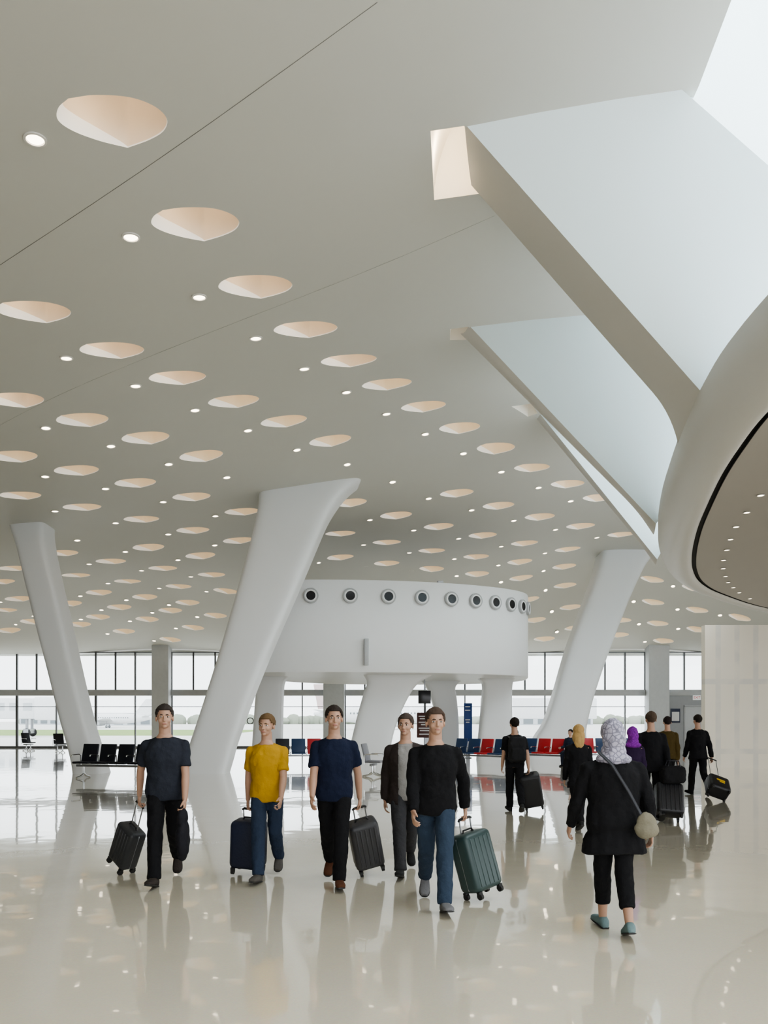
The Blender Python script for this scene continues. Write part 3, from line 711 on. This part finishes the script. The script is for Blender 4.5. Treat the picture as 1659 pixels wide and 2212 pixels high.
# ------------------------------------------------------------------ seating
def seatbank(x, y, rz, cols, label):
    n = len(cols); w = 0.56
    t = thing('seat_bank', label, 'airport seats', (x, y, 0), rz)
    bm = bmesh.new(); box(bm, (0, 0.02, 0.34), (n*w, 0.07, 0.06), .01); finish('beam', bm, M['steel'], t)
    for s in (-1, 1):
        bm = bmesh.new(); X = s*(n*w/2-0.22 if n > 1 else .12)
        tube(bm, [V((X, .02, .33)), V((X, .02, .12)), V((X, -.10, .06)), V((X, -.30, .02))], [.025]*4, 10)
        tube(bm, [V((X, .02, .14)), V((X, .12, .06)), V((X, .30, .02))], [.025]*3, 10); finish('leg', bm, M['chrome'], t)
    for i, c in enumerate(cols):
        X = (i-(n-1)/2)*w
        bm = bmesh.new()
        box(bm, (X, -.02, .43), (.49, .46, .06), .025, 3); finish('seat', bm, c, t)
        mm = Matrix.Translation((X, .24, .68)) @ Matrix.Rotation(R(-14), 4, 'X')
        bm = bmesh.new(); box(bm, (0, 0, 0), (.49, .055, .52), .025, 3, mm); finish('backrest', bm, c, t)
    for i in range(n+1):
        X = (i-n/2)*w
        bm = bmesh.new(); tube(bm, [V((X, .2, .36)), V((X, .2, .62)), V((X, .12, .645)), V((X, -.18, .64)), V((X, -.2, .60))], [.016]*5, 8); finish('armrest', bm, M['chrome'], t)
    return t
K, B_, R_, Y_ = M['vblack'], M['vblue'], M['vred'], M['vgrey']
q = G(262, 1682); seatbank(q.x, q.y, R(-14), [K, K, K, K, K], 'row of black airport seats beside the foot of the left leaning column')
q = G(645, 1653); seatbank(q.x, q.y, R(8), [K, B_, R_], 'short row of black, blue and red seats just right of the large leaning column')
q = G(808, 1678); seatbank(q.x, q.y, R(75), [Y_], 'single grey seat with chrome legs below the drum')
q = G(1044, 1654); seatbank(q.x, q.y, R(-42), [B_, B_, R_, B_, B_], 'row of blue and red seats below the right drum leg')
SB = G(1168, 1652); seatbank(SB.x, SB.y, R(-42), [B_, B_, R_, R_, B_], 'row of blue and red seats below the right leaning column')
q = G(1305, 1650); seatbank(q.x, q.y, R(0), [B_, R_, B_, B_, B_], 'row of blue and red seats partly hidden behind the walkers at right')
q = G(62, 1622); seatbank(q.x, q.y, R(60), [K], 'single black seat by the far left window')
q = G(130, 1626); seatbank(q.x, q.y, R(40), [K], 'single black seat by the back window just left of the left column')

# ------------------------------------------------------------------ people
SKIN = {}
def skin(c):
    if c not in SKIN: SKIN[c] = mat('skin', c, 0.5, var=0.06, nscale=20)
    return SKIN[c]
def person(label, x, y, rz, H, legs, arms, top, pants, shoe, hair=('short', (.03, .02, .015)), sk=(.50, .30, .21), sleeve='short', hem=.84, hemw=1.0,
           voxel=.006, lean=3, crop=False, cardigan=None, curl=(35, 35), headyaw=0, build=1.0, cat='person'):
    k = H/1.755
    root = thing('person', label, cat, (x, y, 0), rz); root.scale = (k, k, k)
    HZ = .93
    def dv(a): return V((0, -math.sin(a), -math.cos(a)))
    L = []
    for s, (a, b, p) in zip((1, -1), legs):
        a, b, p = R(a), R(b), R(p)
        hip = V((s*.083, 0, HZ)); kn = hip+dv(a)*.43+V((-s*.018, 0, 0)); an = kn+dv(a-b)*.42+V((-s*.016, 0, 0))
        fw = V((s*.10, -math.cos(p), math.sin(p))).normalized(); dn = V((0, -math.sin(p), -math.cos(p)))
        L.append((hip, kn, an, fw, dn))
    zmin = min(min((an+dn*.078-fw*.06).z, (an+dn*.078+fw*.17).z) for _, _, an, fw, dn in L)
    dz = V((0, 0, -zmin)); L = [(h+dz, kn+dz, an+dz, fw, dn) for h, kn, an, fw, dn in L]
    piv = V((0, 0, HZ))+dz
    ML = Matrix.Translation(piv) @ Matrix.Rotation(R(lean), 4, 'X') @ Matrix.Translation(-V((0, 0, HZ)))
    def U(v): return ML @ V(v)
    MH = ML @ Matrix.Translation((0, 0, 1.5)) @ Matrix.Rotation(R(headyaw), 4, 'Z') @ Matrix.Rotation(R(-lean), 4, 'X') @ Matrix.Translation((0, 0, -1.5))
    def HV(v): return MH @ V(v)
    MHr = MH.to_3x3().to_4x4()
    A = []
    for s, (a, ab, fl) in zip((1, -1), arms):
        a, ab, fl = R(a), R(ab), R(fl)
        sh = U((s*.166*build, .008, 1.358))
        u = V((s*math.sin(ab), -math.sin(a)*math.cos(ab), -math.cos(a)*math.cos(ab))); f = V((s*math.sin(ab)*.35, -math.sin(a+fl), -math.cos(a+fl))).normalized()
        el = sh+u*.285; wr = el+f*.255
        A.append((s, sh, el, wr, u, f))
    TR = [(.84, .145, .10), (.90, .164, .115), (.97, .160, .113), (1.06, .150, .106), (1.15, .154, .109), (1.24, .167, .118), (1.31, .166, .115), (1.36, .150, .104), (1.40, .122, .092), (1.435, .095, .080), (1.475, .066, .066)]
    bw = build
    def torso(bm, off, z0, z1, hw=1.0):
        rr = [r for r in TR if z0-.001 <= r[0] <= z1+.001]
        rr = [(z, rx*(bw if z < 1.42 else 1)+off, ry*bw+off) for z, rx, ry in rr]
        if z0 < TR[0][0]:
            zm_ = (z0+.9)/2
            rr = [(z0, (.185*hw*bw+off), (.145*hw+off)), (zm_, (.178*bw*(1+(hw-1)*.6)+off), (.132*(1+(hw-1)*.6)+off))]+[q for q in rr if q[0] > zm_+.02]
        rings = []
        for z, rx, ry in rr:
            rings.append([U((rx*math.cos(2*math.pi*j/28), ry*math.sin(2*math.pi*j/28), z)) for j in range(28)])
        loft(bm, rings)
    # ---- body
    bm = bmesh.new(); torso(bm, -.008, .84, 1.48)
    tube(bm, [U((0, .018, 1.40)), U((0, .012, 1.48)), HV((0, .0, 1.57))], [.064, .058, .056], 16)
    for c, r in (((0, .014, 1.665), (.076, .096, .090)), ((0, -.028, 1.617), (.062, .070, .092)), ((0, -.042, 1.567), (.047, .046, .040)), ((0, -.080, 1.546), (.021, .018, .017)),
                 ((0, -.100, 1.625), (.009, .014, .028)), ((0, -.112, 1.603), (.015, .016, .011)), ((.031, -.080, 1.656), (.026, .014, .008)), ((-.031, -.080, 1.656), (.026, .014, .008)),
                 ((.036, -.066, 1.603), (.024, .024, .024)), ((-.036, -.066, 1.603), (.024, .024, .024)), ((0, -.088, 1.572), (.024, .014, .011)),
                 ((.078, .010, 1.622), (.010, .020, .032)), ((-.078, .010, 1.622), (.010, .020, .032))):
        ell(bm, HV(c), r, MHr)
    grips = []
    for (s, sh, el, wr, u, f), cu in zip(A, curl):
        tube(bm, [U((s*.04, .008, 1.405)), sh], [.045, .042], 14); ell(bm, sh, (.050, .050, .050))
        tube(bm, [sh, sh.lerp(el, .4), el, el.lerp(wr, .3), wr], [.049, .046, .038, .039, .026], 14)
        n = V((-s, 0, 0)); n = (n-f*n.dot(f)).normalized(); th = V((0, -1, 0)); th = (th-f*th.dot(f)-n*th.dot(n)).normalized()
        rot = Matrix((th, n, f)).transposed().to_4x4()
        ell(bm, wr+f*.045, (.040, .017, .055), rot)
        ell(bm, wr+f*.0, (.028, .022, .035), rot)
        for o, ln in ((.031, .074), (.0105, .082), (-.0105, .076), (-.031, .060)):
            p0 = wr+f*.070+th*o*.85; pp = [p0, wr+f*.090+th*o*1.12]; ang = 0
            for q in (.42, .33, .25):
                ang += R(cu)*.8; dd_ = f*math.cos(ang)+n*math.sin(ang); pp.append(pp[-1]+dd_*ln*q)
            tube(bm, pp, [.0095, .0095, .0088, .008, .006], 8)
        tp = wr+f*.02+th*.022; d1 = (f*.65+th*.6+n*.25).normalized(); d2 = (f*.9+th*.15+n*.4).normalized()
        tube(bm, [tp, tp+d1*.04, tp+d1*.04+d2*.028, tp+d1*.04+d2*.05], [.014, .012, .010, .007], 8)
        grips.append(wr+f*.105+n*.022)
    for hip, kn, an, fw, dn in L:
        tube(bm, [hip+V((0, 0, .02)), hip.lerp(kn, .35), kn, kn.lerp(an, .3), an], [.080, .074, .052, .052, .034], 16)
        ell(bm, an+dn*.03-fw*.02, (.03, .035, .04)); tube(bm, [an+dn*.035-fw*.05, an+dn*.04+fw*.05, an+dn*.055+fw*.15], [.03, .032, .022], 10)
    mesh_obj('body', remesh(bm, voxel, 3), skin(sk), root)
    # ---- face details
    for s in (1, -1):
        bm = bmesh.new(); ell(bm, (0, 0, 0), (.0135, .011, .0085), u=16, v=10)
        for fc in bm.faces:
            c = fc.calc_center_median()
            if c.y < -.004 and abs(c.x) < .0062: fc.material_index = 1
        o = finish('eye', bm, [M['eyew'], M['iris']], root, ang=180); o.matrix_local = MH @ Matrix.Translation((s*.031, -.0825, 1.638))
        bm = bmesh.new(); tube(bm, [V((s*.014, -.099, 1.655)), V((s*.030, -.097, 1.660)), V((s*.050, -.078, 1.654))], [.004, .005, .003], 8)
        o = finish('eyebrow', bm, fabric(tuple(c*.8 for c in hair[1]) if hair[0] in ('short', 'long') else (.03, .02, .015)), root); o.matrix_local = MH
    bm = bmesh.new(); ell(bm, (0, -.099, 1.5715), (.021, .006, .0065)); o = finish('lips', bm, M['lips'], root); o.matrix_local = MH
    # ---- hair
    st, hc = hair
    if st in ('short', 'long'):
        bm = bmesh.new(); ell(bm, (0, .016, 1.672), (.083, .1015, .091), u=48, v=32)
        kill = []
        for v in bm.verts:
            cx_, cy_, cz_ = v.co
            line = 1.700 if cy_ < -.055 else (1.66 if cy_ < -.01 else (1.635 if cy_ < .04 else 1.570))
            if cz_ < line: kill.append(v)
        bmesh.ops.delete(bm, geom=kill, context='VERTS')
        for v in bm.verts: v.co += (v.co-V((0, .016, 1.65))).normalized()*(.006*noise.noise(v.co*45)+.004)
        rim_e = [e_ for e_ in bm.edges if e_.is_boundary]; ex = bmesh.ops.extrude_edge_only(bm, edges=rim_e)
        for v in [g for g in ex['geom'] if isinstance(g, bmesh.types.BMVert)]: v.co += (V((0, .005, 1.64))-v.co).normalized()*.018
        o = finish('hair', bm, fabric(hc), root, ang=180); o.matrix_local = MH
        if st == 'long':
            bm = bmesh.new()
            ell(bm, (0, .02, 1.67), (.09, .107, .095)); ell(bm, (0, .062, 1.57), (.092, .055, .13)); ell(bm, (0, .085, 1.47), (.085, .045, .11))
            ell(bm, (.07, .03, 1.56), (.03, .045, .10)); ell(bm, (-.07, .03, 1.56), (.03, .045, .10))
            me = remesh(bm, .009, 3); o = mesh_obj('long_hair', me, fabric(hc), root, .008, 25); o.matrix_local = MH
            nv = [v for v in me.vertices if v.co.y < -.045 and v.co.z < 1.70]
            for v in nv: v.co.y = -.045+(v.co.y+.045)*.1
    elif st == 'scarf':
        bm = bmesh.new(); ell(bm, (0, .012, 1.665), (.098, .118, .112)); ell(bm, (0, .045, 1.60), (.098, .098, .11)); ell(bm, (0, .035, 1.50), (.105, .10, .085)); ell(bm, (0, .05, 1.44), (.15, .105, .06))
        me = remesh(bm, .009, 4)
        for v in me.vertices:
            if v.co.y < -.062 and abs(v.co.x) < .062 and 1.535 < v.co.z < 1.70: v.co.y = -.055
        o = mesh_obj('headscarf', me, hc, root, .010, 18); o.matrix_local = MH
    # ---- trousers
    bm = bmesh.new(); torso(bm, .004, .84, .97)
    for hip, kn, an, fw, dn in L:
        end = an.lerp(kn, .32) if crop else an+V((0, 0, .0))
        tube(bm, [hip+V((0, 0, .04)), hip.lerp(kn, .3), hip.lerp(kn, .65), kn, kn.lerp(end, .35), kn.lerp(end, .7), end+(end-kn).normalized()*.01], [.086, .088, .080, .073, .072, .067, .063], 18)
    mesh_obj('trousers', remesh(bm, .009, 6), fabric(pants), root, .009, 14)
    # ---- top
    def garment(name, col, off, hm, slv, opened=False):
        bm = bmesh.new(); torso(bm, off, hm, 1.455, hemw)
        for s, sh, el, wr, u, f in A:
            so_ = off*.45
            tube(bm, [U((s*.04, .008, 1.405)), sh], [.050+so_, .046+so_], 16); ell(bm, sh, (.053+so_,)*3)
            if slv == 'short': pp = [sh, sh.lerp(el, .35), sh.lerp(el, .72)]; rr = [.052, .053, .054]
            else: pp = [sh, sh.lerp(el, .4), el, el.lerp(wr, .4), wr]; rr = [.053, .053, .048, .046, .038]
            tube(bm, pp, [r+so_ for r in rr], 16)
        me = remesh(bm, .009, 9)
        if opened:
            b2 = bmesh.new(); b2.from_mesh(me); inv = ML.inverted()
            kl = [fc for fc in b2.faces if (lambda c: abs(c.x) < .075 and c.y < -.02)(inv @ fc.calc_center_median())]
            bmesh.ops.delete(b2, geom=kl, context='FACES'); b2.to_mesh(me); b2.free()
        return mesh_obj(name, me, fabric(col), root, .012, 12)
    garment('shirt' if cardigan is None else 'tee_shirt', top, .018, hem, sleeve if cardigan is None else 'short')
    if cardigan is not None: garment('cardigan', cardigan, .032, .80, 'long', True)
    # ---- shoes
    for hip, kn, an, fw, dn in L:
        sd = fw.cross(dn).normalized()
        bm = bmesh.new(); rings = []
        for f_, hw, hg in ((-.075, .022, .05), (-.06, .034, .085), (-.02, .038, .098), (.03, .040, .090), (.08, .046, .068), (.13, .048, .055), (.17, .042, .046), (.195, .026, .036)):
            c = an+dn*.078+fw*f_
            rings.append([c+sd*(hw*math.copysign(abs(math.cos(t))**.8, math.cos(t)))-dn*(hg*(.5+.5*math.copysign(abs(math.sin(t))**.7, math.sin(t)))) for t in [2*math.pi*j/16 for j in range(16)]])
        loft(bm, rings); so = finish('shoe', bm, fabric(shoe), root, ang=60)
        bm = bmesh.new(); loft(bm, [[an+dn*.080+fw*f_+sd*(hw*math.cos(t))-dn*(.016*(.5+.5*math.sin(t))) for t in [2*math.pi*j/12 for j in range(12)]] for f_, hw in ((-.08, .026), (-.06, .038), (0, .041), (.08, .049), (.14, .050), (.18, .042), (.2, .026))])
        finish('sole', bm, M['rubber'], so)
    W = Matrix.Translation((x, y, 0)) @ Matrix.Rotation(rz, 4, 'Z') @ Matrix.Diagonal((k, k, k, 1))
    return {'l': W @ grips[0], 'r': W @ grips[1], 'W': W, 'ML': ML, 'U': lambda v: W @ U(v), 'root': root}

def gx(px, py): q = G(px, py); return q.x, q.y
BLACK = (.010, .010, .012); JEANS = (.032, .048, .085)
STR_A = ((25, 8, 14), (-18, 26, -30)); STR_B = ((-18, 28, -30), (25, 8, 14)); STR_C = ((18, 6, 10), (-14, 28, -24)); STR_D = ((-14, 28, -24), (18, 6, 10))
PE = {}
x, y = gx(357, 1903); PE[1] = person('man in charcoal tee and black trousers walking forward at far left, holding a jacket', x, y, R(6), 1.80, STR_B, ((14, 6, 12), (-26, 16, 10)), (.028, .032, .045), BLACK, (.05, .04, .035), ('short', (.05, .04, .035)), curl=(55, 60), build=1.05, headyaw=8)
x, y = gx(577, 1898); PE[2] = person('man in mustard yellow tee and blue jeans walking forward pulling a bag', x, y, R(-3), 1.68, STR_D, ((18, 5, 26), (-20, 10, 10)), (.52, .30, .03), JEANS, (.12, .11, .10), ('short', (.16, .10, .05)), curl=(35, 60), headyaw=-10)
x, y = gx(722, 1910); PE[3] = person('man in plain navy tee, black trousers and brown boots walking forward', x, y, R(3), 1.76, STR_C, ((-20, 12, 8), (18, 5, 24)), (.012, .018, .045), BLACK, (.13, .055, .03), ('short', (.04, .03, .025)), curl=(60, 35), build=1.03, headyaw=6)
x, y = gx(876, 1885); PE[4] = person('man in pale grey tee under an open dark brown cardigan walking forward', x, y, R(-2), 1.71, STR_B, ((14, 5, 16), (-12, 8, 20)), (.33, .32, .31), (.05, .05, .055), (.03, .03, .03), ('short', (.08, .06, .05)), cardigan=(.045, .035, .033), curl=(35, 35), headyaw=-12)
x, y = gx(940, 1955); PE[5] = person('man in black long-sleeved jumper and blue jeans walking forward in front of the others', x, y, R(2), 1.75, STR_A, ((-26, 17, 8), (18, 5, 22)), BLACK, (.040, .062, .10), (.22, .22, .23), ('short', (.09, .06, .045)), sleeve='long', curl=(60, 35), build=1.06, headyaw=5)
x, y = gx(1112, 1755); PE[6] = person('person in black with a black backpack walking away near the blue and red seats', x, y, R(182), 1.66, STR_C, ((12, 5, 14), (-16, 10, 8)), BLACK, BLACK, (.03, .03, .03), ('short', (.02, .015, .012)), curl=(35, 60), voxel=.008)
x, y = gx(1250, 1793); PE[7] = person('woman with long blonde hair in black walking away', x, y, R(178), 1.55, STR_D, ((10, 6, 14), (-8, 6, 10)), BLACK, BLACK, (.03, .03, .03), ('long', (.50, .33, .14)), sleeve='long', hem=.72, voxel=.008, build=.94)
x, y = gx(1325, 2012); PE[8] = person('woman in lavender grey patterned headscarf, black coat and cropped trousers walking away in front', x, y, R(180), 1.60, ((12, 5, 6), (-9, 20, -16)), ((8, 16, 22), (-8, 16, 18)), BLACK, BLACK, (.20, .29, .30), ('scarf', scarf_mat((.17, .165, .22), (.46, .44, .54))), sleeve='long', hem=.66, hemw=1.08, crop=True, build=1.28)
x, y = gx(1367, 1778); PE[9] = person('woman in a purple headscarf and dark clothes walking away between the others', x, y, R(180), 1.50, STR_D, ((8, 6, 12), (-8, 6, 12)), (.03, .015, .05), BLACK, BLACK, ('scarf', scarf_mat((.14, .01, .22), (.25, .02, .36))), sleeve='long', hem=.7, voxel=.008, build=.95)
x, y = gx(1407, 1770); PE[10] = person('tall man in a black jacket walking away with stacked luggage', x, y, R(176), 1.78, STR_A, ((-14, 6, 10), (-14, 10, 8)), BLACK, BLACK, BLACK, ('short', (.10, .07, .05)), sleeve='long', hem=.80, voxel=.008, build=1.06, curl=(60, 60))
x, y = gx(1442, 1722); PE[11] = person('person in a dark ochre jacket half hidden behind the tall man', x, y, R(170), 1.69, STR_D, ((8, 6, 20), (-10, 6, 12)), (.08, .055, .015), BLACK, BLACK, ('short', (.03, .02, .02)), sleeve='long', voxel=.009)
x, y = gx(1508, 1718); PE[12] = person('man in black jacket at far right walking away pulling a bag past the white wall', x, y, R(186), 1.73, STR_C, ((12, 6, 14), (-16, 12, 8)), BLACK, BLACK, BLACK, ('short', (.03, .025, .02)), sleeve='long', hem=.80, voxel=.008, curl=(35, 60), build=1.05)
ca, sa = math.cos(R(-42)), math.sin(R(-42)); lx, ly = 1.12, .02
PE[13] = person('person with dark curly hair seated at the end of the seats below the right column', SB.x+ca*lx-sa*ly, SB.y+sa*lx+ca*ly, R(-42), 1.60, ((84, 84, 0), (80, 80, 0)), ((25, 5, 55), (25, 5, 55)), (.02, .03, .05), (.02, .025, .04), BLACK, ('short', (.015, .012, .01)), sleeve='long', hem=.86, lean=-8, voxel=.009)

# ------------------------------------------------------------------ luggage
def suitcase(label, base, grip, size, m, name='suitcase', cat='suitcase', ribs=True, mark=False, face=0.0, mixx=.45):
    w, dp, h = size
    Gp = V(grip); B = V((Gp.x+(base[0]-Gp.x)*mixx, Gp.y+(base[1]-Gp.y)*.75, 0)); z = (Gp-B); Ln = z.length; z.normalize()
    yv = V((math.sin(face), math.cos(face), 0)); xv = yv.cross(z).normalized(); yv = z.cross(xv).normalized()
    rot = Matrix((xv, yv, z)).transposed().to_4x4()
    zmin = min((rot @ V((sx*w*.38, sy*dp*.36, 0))).z for sx in (-1, 1) for sy in (-1, 1))
    t = thing(name, label, cat, (B.x, B.y, -zmin)); t.rotation_mode = 'QUATERNION'; t.rotation_quaternion = rot.to_quaternion()
    bm = bmesh.new(); box(bm, (0, 0, .06+h/2), (w, dp, h), min(w, dp)*.22, 4)
    if ribs:
        for kx in np.linspace(-.32, .32, 5):
            for s in (-1, 1): box(bm, (kx*w, s*dp*.495, .06+h/2), (w*.06, .012, h*.82), .005, 1)
    finish('shell', bm, m, t)
    for sx in (-1, 1):
        for sy in (-1, 1):
            bm = bmesh.new(); cyl(bm, (sx*w*.38-.014, sy*dp*.36, .03), (sx*w*.38+.014, sy*dp*.36, .03), .03); box(bm, (sx*w*.38, sy*dp*.36, .055), (.04, .035, .03)); finish('wheel', bm, M['rubber'], t)
    top = .06+h; hl = max(Ln, top+.08)+zmin
    for s in (-1, 1):
        bm = bmesh.new(); cyl(bm, (s*w*.2, dp*.1, top-.03), (s*w*.2, 0, hl-.01), .007, n=8); finish('handle_rod', bm, M['steel'], t)
    bm = bmesh.new(); tube(bm, [V((-w*.24, 0, hl-.012)), V((-w*.18, 0, hl)), V((w*.18, 0, hl)), V((w*.24, 0, hl-.012))], [.010, .013, .013, .010], 10); finish('handle_grip', bm, M['rubber'], t)
    bm = bmesh.new(); tube(bm, [V((-.07, 0, top-.005)), V((-.05, 0, top+.025)), V((.05, 0, top+.025)), V((.07, 0, top-.005))], [.009]*4, 8); finish('top_handle', bm, M['rubber'], t)
    bm = bmesh.new(); box(bm, (0, 0, .06+h/2), (w*1.006, .010, h*.9), .004, 1); finish('zip', bm, M['steel'], t)
    if mark:
        bm = bmesh.new(); box(bm, (0, -dp*.51, .06+h*.55), (w*.4, .008, .05), .003, 1); box(bm, (w*.05, -dp*.51, .06+h*.42), (w*.25, .008, .04), .003, 1); finish('tag', bm, M['yellow'], t)
    return t
LB = mat('luggage_black', (.012, .012, .015), .45, bump=.2); LN = mat('luggage_navy', (.012, .018, .045), .5, bump=.2); LG = mat('luggage_grey', (.05, .05, .055), .45, bump=.1); LT = mat('luggage_teal', (.035, .065, .065), .4); LD = mat('luggage_charcoal', (.035, .037, .042), .5, bump=.2)
def gnd(px, py): q = G(px, py); return (q.x, q.y, 0)
suitcase('small charcoal wheeled suitcase trailing behind the man at far left', gnd(245, 1882), PE[1]['r'], (.30, .20, .44), LD, face=.7, mixx=.75)
suitcase('navy soft wheeled bag pulled by the man in mustard', gnd(528, 1888), PE[2]['r'], (.34, .26, .50), LN, ribs=False, face=.2)
suitcase('dark grey ribbed suitcase pulled by the man in plain navy tee', gnd(818, 1886), PE[3]['l'], (.30, .22, .52), LG, face=-.2, mixx=.6)
suitcase('teal green hard suitcase pulled by the man in the black jumper', gnd(1066, 1945), PE[5]['l'], (.34, .24, .52), LT, face=-.7, mixx=.7)
suitcase('black wheeled bag pulled by the person with the backpack', gnd(1160, 1752), PE[6]['r'], (.36, .26, .60), LB, ribs=False, face=.1, mixx=.7)
suitcase('large black suitcase pulled by the tall man in black', gnd(1446, 1780), PE[10]['r'], (.42, .28, .52), LB, ribs=True, face=.1, mixx=.7)
suitcase('black wheeled case with yellow mark pulled by the man at far right', gnd(1544, 1738), PE[12]['r'], (.42, .30, .46), LB, ribs=False, mark=True, face=.1, mixx=.6)
# soft bags
def remesh_thing(name, label, cat, build, m, loc, vox=.01, extra=None):
    t = thing(name, label, cat, loc); bm = bmesh.new(); build(bm); mesh_obj('bag_body' if cat != 'jacket' else 'cloth', remesh(bm, vox, 4), m, t, .012, 12)
    if extra: extra(t)
    return t
def fold(bm):
    ell(bm, (0, 0, -.05), (.05, .09, .10)); ell(bm, (.01, 0, -.25), (.06, .12, .20)); ell(bm, (0, .03, -.38), (.045, .10, .10))
def hang(t):
    bm = bmesh.new(); tube(bm, [V((0, -.06, -.04)), V((0, -.03, .02)), V((0, .03, .02)), V((0, .06, -.04))], [.012]*4, 8); finish('collar_loop', bm, fabric(BLACK), t)
remesh_thing('jacket', 'folded dark jacket held in the hand of the man at far left', 'jacket', fold, fabric((.02, .02, .026)), PE[1]['l']+V((0, 0, -.02)), extra=hang)
def pack(bm):
    box(bm, (0, 0, 0), (.30, .15, .44), .06, 4); box(bm, (0, .08, -.08), (.24, .08, .22), .035, 3)
def straps(t):
    for s in (-1, 1):
        bm = bmesh.new(); tube(bm, [V((s*.10, -.06, .19)), V((s*.11, -.17, .22)), V((s*.12, -.30, .12)), V((s*.13, -.29, -.05)), V((s*.12, -.07, -.18))], [(.025, .008)]*5, 10); finish('strap', bm, M['vblack'], t)
q = PE[6]['U']((0, .215, 1.17)); bp = remesh_thing('backpack', 'black backpack worn by the person near the blue and red seats', 'backpack', pack, fabric((.02, .02, .022)), q, extra=straps)
bp.rotation_euler = (0, 0, R(182))
def hobo(bm):
    ell(bm, (0, 0, -.01), (.075, .045, .09)); ell(bm, (0, 0, -.05), (.09, .055, .07))
def hobo_strap(t):
    bm = bmesh.new(); tube(bm, [V((-.04, 0, .06)), V((-.12, .02, .22)), V((-.24, .03, .42)), V((-.34, .06, .52))], [(.012, .005)]*4, 8); finish('strap', bm, M['vblack'], t)
q = PE[8]['U']((-.20, .22, .93)); remesh_thing('shoulder_bag', 'pale olive shoulder bag at the hip of the woman in the lavender grey headscarf', 'handbag', hobo, fabric((.26, .24, .18)), q, extra=hobo_strap)
def tote(bm): box(bm, (0, 0, .14), (.38, .22, .28), .07, 4)
def tote_h(t):
    for s in (-1, 1):
        bm = bmesh.new(); tube(bm, [V((-.1, s*.06, .26)), V((-.07, s*.06, .36)), V((.07, s*.06, .36)), V((.1, s*.06, .26))], [.010]*4, 8); finish('handle', bm, M['vblack'], t)
q = G(1450, 1776)
remesh_thing('holdall', 'black holdall stacked on top of the large black suitcase', 'bag', tote, fabric((.015, .015, .017)), (q.x+.03, q.y+.02, .60), extra=tote_h)

# ------------------------------------------------------------------ light
w = bpy.data.worlds.new('world'); SC.world = w; w.use_nodes = True
nt = w.node_tree; bg = nt.nodes['Background']
tc = nt.nodes.new('ShaderNodeTexCoord'); nz = nt.nodes.new('ShaderNodeTexNoise'); nz.inputs['Scale'].default_value = 2.5; nz.inputs['Detail'].default_value = 4
rp = nt.nodes.new('ShaderNodeValToRGB'); rp.color_ramp.elements[0].color = (0.90, 0.95, 1.0, 1); rp.color_ramp.elements[1].color = (1.0, 1.0, 1.0, 1)
nt.links.new(tc.outputs['Generated'], nz.inputs['Vector']); nt.links.new(nz.outputs['Fac'], rp.inputs['Fac']); nt.links.new(rp.outputs['Color'], bg.inputs['Color'])
bg.inputs['Strength'].default_value = 2.6
def area(name, loc, rot, sx, sy, power, col):
    l = bpy.data.lights.new(name, 'AREA'); l.shape = 'RECTANGLE'; l.size = sx; l.size_y = sy; l.energy = power; l.color = col
    o = bpy.data.objects.new(name, l); COL.objects.link(o); o.location = loc; o.rotation_euler = rot; return o
area('skylight_lamp', (10, 12, EZ+12.3), (0, 0, 0), 12, 22, 2500, (0.9, 0.97, 1.0))
l = bpy.data.lights.new('cove_lamp', 'POINT'); l.energy = 10; l.color = (1.0, .82, .6); l.shadow_soft_size = .1
o = bpy.data.objects.new('cove_lamp', l); COL.objects.link(o); o.location = (coveA[0]+coveA[3])*.5+V((.2, 0, .25))
SC.view_settings.view_transform = 'AgX'
SC.view_settings.look = 'AgX - Medium High Contrast'
SC.view_settings.exposure = 0.40
